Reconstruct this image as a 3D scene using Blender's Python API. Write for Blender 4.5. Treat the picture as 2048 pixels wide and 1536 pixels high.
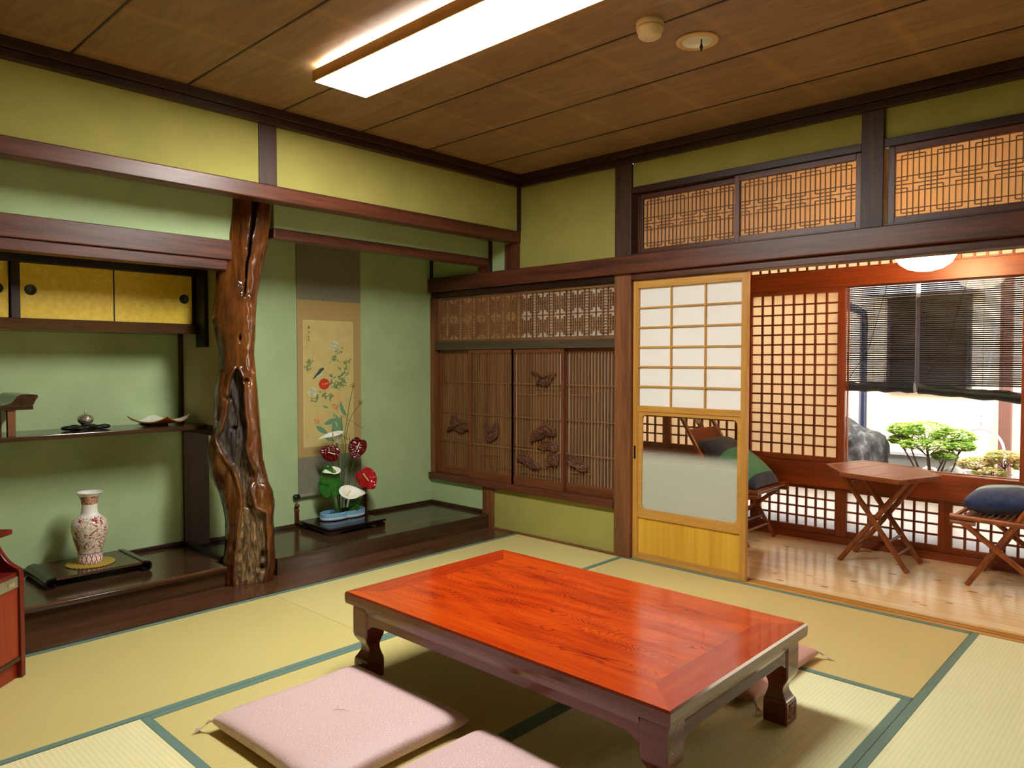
import bpy, bmesh, math, random
from mathutils import Vector, Matrix, noise
random.seed(7)
C = bpy.context.scene.collection
for o in list(bpy.data.objects): bpy.data.objects.remove(o)
R = math.radians

# ------------------------------------------------------------------ camera
cam = bpy.data.cameras.new('camera'); cam.sensor_width = 36; cam.lens = 1480/2048*36
cam.clip_start = .02
camo = bpy.data.objects.new('camera', cam); C.objects.link(camo)
yaw, pit = R(133.3), R(-1.78)
fw = Vector((math.cos(yaw)*math.cos(pit), math.sin(yaw)*math.cos(pit), math.sin(pit)))
rt = Vector((math.sin(yaw), -math.cos(yaw), 0)); up = rt.cross(fw)
M = Matrix((rt, up, -fw)).transposed().to_4x4(); M.translation = (3.52, -3.815, 1.22)
camo.matrix_world = M
bpy.context.scene.camera = camo

# ------------------------------------------------------------------ world, view, lights
w = bpy.data.worlds.new('sky'); bpy.context.scene.world = w; w.use_nodes = True
bg = w.node_tree.nodes['Background']; bg.inputs[0].default_value = (.93, .97, 1, 1); bg.inputs[1].default_value = 8.5
vs = bpy.context.scene.view_settings
vs.view_transform = 'Standard'; vs.look = 'None'; vs.gamma = 1; vs.use_curve_mapping = False; vs.exposure = 0.55
sun = bpy.data.lights.new('daylight', 'SUN'); sun.energy = 4; sun.angle = R(30)
suno = bpy.data.objects.new('daylight', sun); C.objects.link(suno); suno.rotation_euler = (R(-28), R(12), 0); suno.location = (2, 6, 6)
LAMP_E = 50.0      # emission of the ceiling fixture's diffuser
WARM_W = 42.0      # bulb of the veranda lamp (W)

# ------------------------------------------------------------------ materials
def s2l(c):
    return tuple([(v/255/12.92 if v/255 <= .04045 else ((v/255+.055)/1.055)**2.4) for v in c]+[1.0])
MATS = {}
class NT:
    def __init__(s, name):
        s.m = bpy.data.materials.new(name); s.m.use_nodes = True; s.t = s.m.node_tree; s.n = s.t.nodes; s.n.clear()
        s.out = s.n.new('ShaderNodeOutputMaterial')
    def a(s, typ, **kw):
        n = s.n.new('ShaderNode'+typ)
        for k, v in kw.items():
            if k.startswith('_'): setattr(n, k[1:], v)
            else:
                key = int(k[1:]) if k[0] == 'i' and k[1:].isdigit() else k.replace('__', ' ')
                if hasattr(v, 'is_linked') or hasattr(v, 'links'): s.t.links.new(v, n.inputs[key])
                else: n.inputs[key].default_value = v
        return n
    def obj(s, scale=(1, 1, 1), rot=(0, 0, 0), loc=(0, 0, 0)):
        tc = s.a('TexCoord'); mp = s.a('Mapping', i0=tc.outputs['Object']); mp.inputs['Scale'].default_value = scale
        mp.inputs['Rotation'].default_value = rot; mp.inputs['Location'].default_value = loc
        return mp.outputs[0]
    def ramp(s, fac, stops):
        r = s.a('ValToRGB', i0=fac); e = r.color_ramp.elements
        e[0].position, e[0].color = stops[0][0], stops[0][1]; e[1].position, e[1].color = stops[-1][0], stops[-1][1]
        for p, c in stops[1:-1]:
            k = e.new(p); k.color = c
        return r.outputs[0]
    def mixc(s, f, a, b, mode='MIX'):
        n = s.a('Mix', _data_type='RGBA', _blend_type=mode)
        for k, v in ((0, f), (6, a), (7, b)):
            if hasattr(v, 'links'): s.t.links.new(v, n.inputs[k])
            else: n.inputs[k].default_value = v
        return n.outputs[2]
    def math(s, op, a, b=0.0, c=0.0):
        n = s.a('Math', _operation=op)
        for k, v in ((0, a), (1, b), (2, c)):
            if hasattr(v, 'links'): s.t.links.new(v, n.inputs[k])
            else: n.inputs[k].default_value = v
        return n.outputs[0]
    def bsdf(s, color, rough=.5, bump=None, bstr=.2, bdist=.01, **kw):
        b = s.a('BsdfPrincipled')
        for k, v in (('Base Color', color), ('Roughness', rough)):
            if hasattr(v, 'links'): s.t.links.new(v, b.inputs[k])
            else: b.inputs[k].default_value = v
        for k, v in kw.items(): b.inputs[k.replace('__', ' ')].default_value = v
        if bump is not None:
            bp = s.a('Bump', Strength=bstr, Distance=bdist, Height=bump); s.t.links.new(bp.outputs[0], b.inputs['Normal'])
        s.t.links.new(b.outputs[0], s.out.inputs[0]); return b

def solid(name, c, rough=.5, **kw):
    n = NT(name); n.bsdf(s2l(c), rough, **kw); MATS[name] = n.m; return n.m
AX = {'x': (.06, 1, 1), 'y': (1, .06, 1), 'z': (1, 1, .06)}
def wood(name, c1, c2, axis='x', scale=22, rough=.4, bstr=.15, coat=0.0, rings=0.0, c3=None):
    """stained wood with grain running along one axis"""
    n = NT(name); sc = tuple(v*scale for v in AX[axis])
    co = n.obj(sc); no = n.a('TexNoise', Vector=co, Scale=1.0, Detail=6.0, Roughness=.65, Distortion=rings)
    co2 = n.obj(tuple(v*scale*7 for v in AX[axis])); no2 = n.a('TexNoise', Vector=co2, Scale=1.0, Detail=3.0)
    f = n.math('ADD', n.math('MULTIPLY', no.outputs[0], .7), n.math('MULTIPLY', no2.outputs[0], .3))
    st = [(.36, s2l(c1)), (.66, s2l(c2))]
    if c3: st = [(.32, s2l(c1)), (.5, s2l(c2)), (.72, s2l(c3))]
    col = n.ramp(f, st)
    b = n.bsdf(col, rough, bump=f, bstr=bstr, bdist=.004)
    if coat: b.inputs['Coat Weight'].default_value = coat; b.inputs['Coat Roughness'].default_value = .06
    MATS[name] = n.m; return n.m
wood('pier_z', (44, 26, 20), (86, 54, 40), 'z', 14, .5, rings=.6)
wood('nosing_y', (84, 46, 24), (130, 80, 46), 'y', 12, .12, .0, coat=.6)
wood('rail_x', (52, 42, 30), (96, 80, 58), 'x', 14, .5)
wood('step_y', (62, 38, 24), (108, 70, 44), 'y', 10, .2, .03)
for ax in 'xyz':
    wood('beam_'+ax, (58, 26, 17), (116, 62, 40), ax, 16, .38)
    wood('darkbeam_'+ax, (30, 13, 12), (62, 32, 26), ax, 16, .38)
    wood('post_'+ax, (84, 44, 22), (150, 96, 56), ax, 14, .5, rings=.6)
    wood('cypress_'+ax, (182, 128, 52), (214, 160, 80), ax, 14, .42)
    wood('veranda_'+ax, (112, 44, 14), (160, 76, 30), ax, 14, .38)
    wood('lattice_'+ax, (98, 64, 36), (150, 106, 64), ax, 14, .55)
    wood('orange_'+ax, (92, 46, 24), (136, 78, 42), ax, 14, .45)
    wood('lacquer_'+ax, (46, 30, 20), (86, 58, 36), ax, 12, .14, .05)
    wood('bamboo_'+ax, (112, 52, 20), (168, 92, 42), ax, 14, .3)
wood('redcab', (108, 26, 12), (156, 50, 24), 'z', 14, .3)
wood('redcab_edge', (84, 18, 12), (118, 32, 20), 'z', 14, .3)
wood('tbl_dark', (84, 22, 12), (120, 44, 24), 'x', 14, .24, .0, coat=.5)
wood('tbl_darky', (80, 24, 12), (114, 46, 24), 'y', 14, .2, .0, coat=.5)
wood('tbl_gx', (166, 42, 3), (198, 74, 8), 'x', 26, .19, .02, coat=.4)
wood('tbl_gy', (148, 32, 3), (176, 50, 6), 'y', 26, .19, .02, coat=.4)
solid('black', (14, 10, 12), .5); solid('blacklac', (28, 12, 16), .12)
solid('slot', (8, 6, 6), .8)
solid('metal', (190, 190, 180), .3, Metallic=.9); solid('silver', (214, 204, 180), .25, Metallic=.8); solid('reflector', (236, 236, 224), .3, Metallic=.4)
solid('darkmetal', (60, 60, 55), .4, Metallic=.7)
solid('white_plastic', (226, 205, 168), .45); solid('ring_plastic', (224, 186, 128), .4)
solid('blue_glaze', (128, 180, 214), .15); solid('white_glaze', (235, 228, 218), .12)
solid('white_petal', (246, 244, 230), .45); solid('spadix', (238, 214, 150), .5)
solid('stem_green', (46, 96, 24), .45); solid('reed_green', (52, 84, 28), .5); solid('reed_tip', (96, 58, 32), .7)
solid('wt_wood', (96, 36, 22), .3); solid('cord_dark', (40, 30, 24), .8)
solid('gold_trim', (196, 160, 80), .4)
solid('roof_dark', (38, 36, 46), .7); solid('pipe_navy', (24, 30, 56), .35); solid('pipe_brown', (112, 72, 60), .6)
solid('hose', (214, 206, 214), .4); solid('concrete', (160, 158, 152), .9); solid('pale_stone', (206, 200, 198), .9)
solid('twig', (84, 62, 48), .9); solid('window_dark', (22, 20, 32), .25); solid('aluminium', (170, 176, 186), .4, Metallic=.5)
solid('tassel', (232, 206, 196), .8); solid('dish_in', (226, 222, 208), .3); solid('dish_out', (166, 96, 40), .25)

def plaster(name, c):
    n = NT(name); co = n.obj(); no = n.a('TexNoise', Vector=co, Scale=5.0, Detail=5.0); fi = n.a('TexNoise', Vector=co, Scale=260.0, Detail=2.0)
    a = s2l(c); col = n.ramp(no.outputs[0], [(.3, tuple(v*.93 for v in a[:3])+(1,)), (.7, tuple(min(1, v*1.06) for v in a[:3])+(1,))])
    n.bsdf(col, .92, bump=fi.outputs[0], bstr=.25, bdist=.002); MATS[name] = n.m
plaster('plaster_olive', (162, 155, 80)); plaster('plaster_green', (174, 196, 146)); plaster('plaster_back', (170, 160, 120))
plaster('ext_wall', (236, 214, 186)); plaster('plaster_beige', (200, 180, 140))

# ceiling boards: sawn cedar with soft paler bands across the boards
n = NT('ceiling_board'); co = n.obj((2.2, 13, 8)); no = n.a('TexNoise', Vector=co, Scale=1.0, Detail=9.0, Roughness=.72, Distortion=1.4)
big = n.a('TexNoise', Vector=n.obj((.8, 3.0, 1)), Scale=1.0, Detail=2.0)
col = n.ramp(no.outputs[0], [(.35, s2l((122, 92, 62))), (.62, s2l((156, 124, 88)))])
col = n.mixc(n.math('MULTIPLY', big.outputs[0], .35), col, s2l((146, 108, 76)))
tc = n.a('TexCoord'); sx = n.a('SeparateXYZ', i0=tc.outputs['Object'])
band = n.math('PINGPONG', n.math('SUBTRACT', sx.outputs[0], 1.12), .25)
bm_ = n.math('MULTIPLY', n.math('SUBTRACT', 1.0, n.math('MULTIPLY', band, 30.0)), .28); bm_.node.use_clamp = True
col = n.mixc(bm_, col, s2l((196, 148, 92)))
n.bsdf(col, .5, bump=no.outputs[0], bstr=.1, bdist=.003); MATS['ceiling_board'] = n.m

def tatami(name, c, along, sheen=.0):
    n = NT(name); tc = n.a('TexCoord'); s = n.a('SeparateXYZ', i0=tc.outputs['Object'])
    u = s.outputs[1] if along == 'x' else s.outputs[0]      # ribs run along the mat, spaced across it
    v = s.outputs[0] if along == 'x' else s.outputs[1]
    rib = n.math('SINE', n.math('MULTIPLY', u, 2*math.pi/.0155))
    rush = n.a('TexNoise', Vector=n.obj((60, 900, 60) if along == 'y' else (900, 60, 60)), Scale=1.0, Detail=2.0)
    blot = n.a('TexNoise', Vector=n.obj(), Scale=3.5, Detail=6.0, Roughness=.6)
    a = s2l(c)
    col = n.mixc(n.math('MULTIPLY', rush.outputs[0], .6), a, tuple(x*.72 for x in a[:3])+(1,))
    col = n.mixc(n.math('MULTIPLY', n.math('ADD', rib, 1.0), .09), col, tuple(x*.55 for x in a[:3])+(1,))
    col = n.mixc(n.math('MULTIPLY', n.math('SUBTRACT', blot.outputs[0], .5), .5), col, s2l((205, 175, 95)))
    h = n.math('ADD', rib, n.math('MULTIPLY', rush.outputs[0], 1.2))
    n.bsdf(col, .55, bump=h, bstr=.25, bdist=.0015); MATS[name] = n.m
tatami('mat_tan', (218, 196, 130), 'x'); tatami('mat_yellow', (216, 198, 126), 'y'); tatami('mat_pale_y', (244, 242, 192), 'y'); tatami('mat_pale_x', (246, 234, 178), 'x')  # tones differ per mat to paint in the rush's view-dependent sheen
tatami('mat_gold', (220, 204, 136), 'y')
n = NT('heri'); we = n.a('TexNoise', Vector=n.obj(), Scale=500.0, Detail=1.0)
n.bsdf(n.ramp(we.outputs[0], [(.35, s2l((86, 112, 102))), (.65, s2l((108, 136, 124)))]), .75); MATS['heri'] = n.m

# burl veneer in the middle of the low table
n = NT('tbl_burl'); tc = n.a('TexCoord'); sp_ = n.a('SeparateXYZ', i0=tc.outputs['Object'])
def ell(cx, cy, kx, ky):      # oval distance from the heart of a swirl
    dx = n.math('MULTIPLY', n.math('SUBTRACT', sp_.outputs[0], cx), kx); dy = n.math('MULTIPLY', n.math('SUBTRACT', sp_.outputs[1], cy), ky)
    return n.math('SQRT', n.math('ADD', n.math('MULTIPLY', dx, dx), n.math('MULTIPLY', dy, dy)))
e_ = n.math('SMOOTH_MIN', n.math('SMOOTH_MIN', ell(-.36, .02, 1.0, 2.3), ell(.02, -.09, 1.1, 2.2), .1), ell(.36, .06, 1.0, 2.4), .1)
no = n.a('TexNoise', Vector=n.obj((1.3, 4.2, 1)), Scale=2.2, Detail=1.2, Roughness=.5, Distortion=.5)
fl = n.a('TexNoise', Vector=n.obj((4, 22, 1)), Scale=1.0, Detail=4.0)
ph = n.math('ADD', n.math('MULTIPLY', e_, 1.0), n.math('ADD', n.math('MULTIPLY', no.outputs[0], .42), n.math('MULTIPLY', fl.outputs[0], .05)))
rg = n.math('POWER', n.math('MAXIMUM', n.math('SINE', n.math('MULTIPLY', ph, 270.0)), 0.0), 2.5)
msk = n.a('TexNoise', Vector=n.obj((3, 9, 1)), Scale=1.0, Detail=3.0)
ml = n.math('MULTIPLY', rg, n.math('MULTIPLY', n.math('SUBTRACT', msk.outputs[0], .30), 1.9)); ml.node.use_clamp = True
col = n.ramp(fl.outputs[0], [(.34, s2l((158, 38, 2))), (.64, s2l((196, 68, 8)))])
col = n.mixc(ml, col, s2l((104, 18, 2)))
b = n.bsdf(col, .19); b.inputs['Coat Weight'].default_value = .4; b.inputs['Coat Roughness'].default_value = .05; MATS['tbl_burl'] = n.m

# veranda floor: knotty pine boards
n = NT('pine_floor'); tc = n.a('TexCoord'); s = n.a('SeparateXYZ', i0=tc.outputs['Object'])
brd = n.math('FLOOR', n.math('DIVIDE', s.outputs[1], .105))
g = n.a('TexNoise', Vector=n.obj((2, 34, 1)), Scale=1.0, Detail=6.0, Distortion=.8)
wn = n.a('TexWhiteNoise', _noise_dimensions='1D', W=brd)
col = n.ramp(g.outputs[0], [(.35, s2l((236, 196, 138))), (.65, s2l((250, 228, 182)))])
col = n.mixc(n.math('MULTIPLY', wn.outputs[0], .4), col, s2l((240, 192, 132)))
vo = n.a('TexVoronoi', _voronoi_dimensions='2D', Vector=n.obj((3.6, 9.5, 1)), Scale=1.0, Randomness=1.0)
sel = n.a('TexWhiteNoise', _noise_dimensions='3D', Vector=vo.outputs['Position'])
kn = n.math('LESS_THAN', vo.outputs['Distance'], n.math('MULTIPLY', sel.outputs[0], .095))
kn = n.math('MULTIPLY', kn, n.math('GREATER_THAN', sel.outputs[0], .62))
col = n.mixc(n.math('MULTIPLY', kn, .75), col, s2l((120, 62, 28)))
gap = n.math('LESS_THAN', n.math('FRACT', n.math('DIVIDE', s.outputs[1], .105)), .022)
col = n.mixc(n.math('MULTIPLY', gap, .6), col, s2l((120, 76, 40)))
n.bsdf(col, .16); MATS['pine_floor'] = n.m

def paper(name, c, trans=.5):
    n = NT(name); d = n.a('BsdfDiffuse', Color=s2l(c)); t = n.a('BsdfTranslucent', Color=s2l(c)); m = n.a('MixShader', i0=trans)
    n.t.links.new(d.outputs[0], m.inputs[1]); n.t.links.new(t.outputs[0], m.inputs[2]); n.t.links.new(m.outputs[0], n.out.inputs[0]); MATS[name] = n.m
paper('paper', (244, 244, 240), .45); paper('paper_door', (250, 252, 250), .18); paper('paper_lamp_tan', (206, 176, 136), .28); paper('paper_lamp_glow', (244, 206, 158), .62); paper('paper_grey', (222, 216, 206), .45)  # tan and orange tints paint the veranda lamp's warm light into the paper

def glass(name, frost=False):
    n = NT(name); tr = n.a('BsdfTransparent', Color=(.97, .98, .97, 1)); gl = n.a('BsdfGlossy', Roughness=.02); gl.inputs[0].default_value = (1, 1, 1, 1)
    fr = n.a('Fresnel', IOR=1.3); m = n.a('MixShader', i0=fr.outputs[0])
    n.t.links.new(tr.outputs[0], m.inputs[1]); n.t.links.new(gl.outputs[0], m.inputs[2]); res = m
    if frost:      # sandblasted lower part of the pane, fading into clear glass
        d = n.a('BsdfDiffuse', Color=s2l((214, 218, 206))); t = n.a('BsdfTranslucent', Color=s2l((222, 226, 216))); m2 = n.a('MixShader', i0=.35)
        n.t.links.new(d.outputs[0], m2.inputs[1]); n.t.links.new(t.outputs[0], m2.inputs[2])
        tc = n.a('TexCoord'); s = n.a('SeparateXYZ', i0=tc.outputs['Object'])
        mr = n.a('MapRange', Value=s.outputs[2]); mr.interpolation_type = 'SMOOTHSTEP'
        for k, v in ((1, .60), (2, .69), (3, .96), (4, 0.0)): mr.inputs[k].default_value = v
        m3 = n.a('MixShader', i0=mr.outputs[0]); n.t.links.new(m.outputs[0], m3.inputs[1]); n.t.links.new(m2.outputs[0], m3.inputs[2]); res = m3
    n.t.links.new(res.outputs[0], n.out.inputs[0]); MATS[name] = n.m
glass('glass'); glass('frosted_glass', True)

def emit(name, c, e):
    n = NT(name); m = n.a('Emission', Color=c, Strength=e); n.t.links.new(m.outputs[0], n.out.inputs[0]); MATS[name] = n.m
emit('lamp_panel', (1.0, 1.0, .94, 1), LAMP_E); emit('globe', (1.0, .72, .36, 1), 5.0)
n = NT('globe_glass'); t = n.a('BsdfTranslucent', Color=(1, .93, .8, 1)); e_ = n.a('Emission', Color=(1.0, .82, .52, 1), Strength=2.2); ad = n.a('AddShader')
n.t.links.new(t.outputs[0], ad.inputs[0]); n.t.links.new(e_.outputs[0], ad.inputs[1]); n.t.links.new(ad.outputs[0], n.out.inputs[0]); MATS['globe_glass'] = n.m

def fabric(name, c, c2, scale, rough=.6, ringy=False, sheen=.3):
    n = NT(name)
    if ringy:
        v = n.a('TexVoronoi', Vector=n.obj(), Scale=scale, Randomness=.25); r = n.math('SINE', n.math('MULTIPLY', v.outputs['Distance'], 26.0))
        f = n.math('MULTIPLY_ADD', r, .5, .5); 
    else:
        f = n.a('TexNoise', Vector=n.obj((1, 1, 1)), Scale=scale, Detail=3.0).outputs[0]
    b = n.bsdf(n.ramp(f, [(.3, s2l(c)), (.75, s2l(c2))]), rough, bump=f, bstr=.08, bdist=.002); b.inputs['Sheen Weight'].default_value = sheen; MATS[name] = n.m
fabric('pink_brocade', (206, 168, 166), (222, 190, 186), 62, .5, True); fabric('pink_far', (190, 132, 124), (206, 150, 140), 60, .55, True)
fabric('navy', (16, 34, 78), (34, 66, 122), 30, .8); fabric('teal', (84, 164, 140), (104, 184, 160), 60, .8); fabric('pale_teal', (150, 196, 190), (176, 214, 206), 60, .8)
fabric('navy_check', (30, 36, 74), (66, 72, 110), 90, .8)
fabric('gold_paper', (226, 186, 44), (242, 210, 72), 40, .4, sheen=0)
fabric('scroll_grey', (118, 116, 96), (146, 144, 122), 160, .7, sheen=0); fabric('scroll_tan', (176, 148, 92), (188, 162, 106), 200, .7, sheen=0)
fabric('scroll_cream', (206, 188, 118), (216, 198, 132), 12, .8, sheen=0)
n = NT('cypress_panel'); tc = n.a('TexCoord'); s = n.a('SeparateXYZ', i0=tc.outputs['Object']); wn = n.a('TexWhiteNoise', _noise_dimensions='1D', W=n.math('FLOOR', n.math('DIVIDE', s.outputs[0], .04)))
g = n.a('TexNoise', Vector=n.obj((30, 1, 1.2)), Scale=1.0, Detail=5.0)
col = n.ramp(n.math('ADD', n.math('MULTIPLY', wn.outputs[0], .25), n.math('MULTIPLY', g.outputs[0], .75)), [(.2, s2l((202, 146, 34))), (.8, s2l((232, 186, 66)))])
n.bsdf(col, .4); MATS['cypress_panel'] = n.m
for nm, c in (('p_white', (214, 216, 186)), ('p_red', (206, 58, 24)), ('p_green', (126, 144, 92)), ('p_green2', (92, 128, 92)), ('p_teal', (110, 156, 118)), ('p_peach', (222, 182, 120)), ('p_peach2', (206, 150, 90)), ('p_bird', (60, 84, 76)), ('p_ink', (58, 48, 34)), ('p_faint', (176, 150, 92)), ('p_line', (222, 206, 146)), ('p_shade', (184, 192, 150))):
    solid(nm, c, .8)
n = NT('anthurium'); v = n.a('TexVoronoi', Vector=n.obj(), Scale=70.0); b = n.bsdf(n.ramp(v.outputs['Distance'], [(0, s2l((66, 2, 8))), (.8, s2l((104, 6, 14)))]), .12, bump=v.outputs['Distance'], bstr=.6, bdist=.006); MATS['anthurium'] = n.m
n = NT('anthurium_red'); v = n.a('TexVoronoi', Vector=n.obj(), Scale=70.0); b = n.bsdf(n.ramp(v.outputs['Distance'], [(0, s2l((150, 6, 14))), (.8, s2l((186, 16, 24)))]), .12, bump=v.outputs['Distance'], bstr=.6, bdist=.006); MATS['anthurium_red'] = n.m
n = NT('leaf'); no = n.a('TexNoise', Vector=n.obj(), Scale=30.0, Detail=3.0); n.bsdf(n.ramp(no.outputs[0], [(.3, s2l((26, 88, 26))), (.7, s2l((48, 122, 36)))]), .3); MATS['leaf'] = n.m
def folio(name, a, b_):
    n = NT(name); oi = n.a('TexNoise', Vector=n.obj(), Scale=9.0, Detail=3.0); c = n.ramp(oi.outputs[0], [(.35, s2l(a)), (.65, s2l(b_))])
    d = n.a('BsdfDiffuse', Color=c); t = n.a('BsdfTranslucent', Color=c); m = n.a('MixShader', i0=.35)
    n.t.links.new(d.outputs[0], m.inputs[1]); n.t.links.new(t.outputs[0], m.inputs[2]); n.t.links.new(m.outputs[0], n.out.inputs[0]); MATS[name] = n.m
folio('bush_leaf', (140, 176, 70), (200, 222, 124)); folio('bush_leaf_red', (168, 186, 96), (218, 186, 138))
n = NT('rock'); v = n.a('TexNoise', Vector=n.obj((1, 1, .5)), Scale=16.0, Detail=9.0, Roughness=.75)
n.bsdf(n.ramp(v.outputs[0], [(.38, s2l((14, 13, 15))), (.52, s2l((52, 50, 50))), (.66, s2l((120, 116, 112)))]), .7, bump=v.outputs[0], bstr=.8, bdist=.03); MATS['rock'] = n.m
n = NT('garden'); v = n.a('TexVoronoi', Vector=n.obj(), Scale=26.0); n.bsdf(n.ramp(v.outputs['Distance'], [(.1, s2l((150, 140, 136))), (.6, s2l((70, 66, 64)))]), .9, bump=v.outputs['Distance'], bstr=.6, bdist=.02); MATS['garden'] = n.m

# lacquered tree trunk: glossy amber sapwood and raw, weathered heart (vertex attribute 'core')
n = NT('trunk'); at = n.a('Attribute', _attribute_name='core')
g = n.a('TexNoise', Vector=n.obj((14, 14, 2.4)), Scale=1.0, Detail=7.0, Roughness=.65, Distortion=1.2)
skin = n.ramp(g.outputs[0], [(.34, s2l((52, 24, 10))), (.52, s2l((96, 52, 20))), (.72, s2l((140, 86, 36)))])
g2 = n.a('TexNoise', Vector=n.obj((34, 34, 6.5)), Scale=1.0, Detail=8.0, Roughness=.7, Distortion=2.6)
raw = n.ramp(g2.outputs[0], [(.38, s2l((30, 22, 16))), (.5, s2l((106, 80, 50))), (.66, s2l((196, 158, 104)))])
n2 = n.a('TexCoord'); sz = n.a('SeparateXYZ', i0=n2.outputs['Object'])
mr = n.a('MapRange', Value=sz.outputs[2]); 
for k, v_ in ((1, .45), (2, .7), (3, 0.0), (4, 1.0)): mr.inputs[k].default_value = v_
raw2 = n.ramp(g2.outputs[0], [(.36, s2l((16, 12, 12))), (.55, s2l((70, 58, 50))), (.72, s2l((120, 96, 74)))])
raw = n.mixc(mr.outputs[0], raw, raw2)
col = n.mixc(at.outputs['Fac'], skin, raw)
hh = n.math('ADD', n.math('MULTIPLY', g.outputs[0], .5), n.math('MULTIPLY', n.math('MULTIPLY', g2.outputs[0], at.outputs['Fac']), 2.5))
b = n.bsdf(col, n.math('MULTIPLY_ADD', at.outputs['Fac'], .35, .16), bump=hh, bstr=.5, bdist=.008); b.inputs['Coat Weight'].default_value = .5; b.inputs['Coat Roughness'].default_value = .06; MATS['trunk'] = n.m

# porcelain painted with red dragons, white ground
n = NT('porcelain'); co = n.obj(); tc = n.a('TexCoord'); s = n.a('SeparateXYZ', i0=tc.outputs['Object'])
v = n.a('TexNoise', Vector=n.obj((1, 1, 1.3)), Scale=34.0, Detail=4.0, Distortion=2.6); v2 = n.a('TexVoronoi', Vector=co, Scale=42.0)
base = n.ramp(v.outputs[0], [(.40, s2l((158, 60, 52))), (.455, s2l((214, 196, 184))), (.56, s2l((240, 234, 222))), (.64, s2l((196, 176, 130)))])
big = n.a('TexNoise', Vector=co, Scale=11.0, Detail=2.0, Distortion=1.8)
base = n.mixc(n.math('MULTIPLY', n.math('GREATER_THAN', big.outputs[0], .56), .8), base, s2l((140, 30, 26)))
base = n.mixc(n.math('LESS_THAN', v2.outputs['Distance'], .16), base, s2l((198, 170, 70)))
W_ = s2l((236, 232, 226))
z = s.outputs[2]
ang = n.math('ARCTAN2', s.outputs[1], s.outputs[0])
tri = n.math('PINGPONG', n.math('MULTIPLY', ang, 3.0), .5)
nk = n.math('GREATER_THAN', n.math('SUBTRACT', z, n.math('MULTIPLY', tri, .03)), .232); base = n.mixc(nk, base, W_)
tb = n.math('GREATER_THAN', z, .304); base = n.mixc(tb, base, n.ramp(v.outputs[0], [(.4, s2l((150, 80, 56))), (.6, s2l((206, 168, 140)))]))
rim = n.math('GREATER_THAN', z, .346); base = n.mixc(rim, base, W_)
ft = n.math('LESS_THAN', z, .052); cr = n.math('SINE', n.math('MULTIPLY', ang, 16.0))
uu = n.math('FRACT', n.math('MULTIPLY', ang, 8/math.pi)); cx_ = n.math('ABSOLUTE', n.math('SUBTRACT', n.math('ABSOLUTE', n.math('SUBTRACT', uu, .5)), n.math('ABSOLUTE', n.math('MULTIPLY', n.math('SUBTRACT', z, .026), 13.0))))
bar = n.math('GREATER_THAN', n.math('ABSOLUTE', n.math('SUBTRACT', uu, .5)), .46)
foot = n.mixc(n.math('LESS_THAN', cx_, .11), W_, s2l((184, 70, 72))); foot = n.mixc(bar, foot, s2l((60, 70, 80))); base = n.mixc(ft, base, foot)
ln = n.math('LESS_THAN', n.math('ABSOLUTE', n.math('SUBTRACT', z, .053)), .003); base = n.mixc(ln, base, s2l((120, 130, 140)))
n.bsdf(base, .12); MATS['porcelain'] = n.m
n = NT('stripe_mat'); tc = n.a('TexCoord'); s = n.a('SeparateXYZ', i0=tc.outputs['Object']); f = n.math('SINE', n.math('MULTIPLY', s.outputs[1], 420.0))
n.bsdf(n.ramp(f, [(.0, s2l((150, 122, 40))), (1, s2l((190, 164, 70)))]), .7); MATS['stripe_mat'] = n.m

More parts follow.
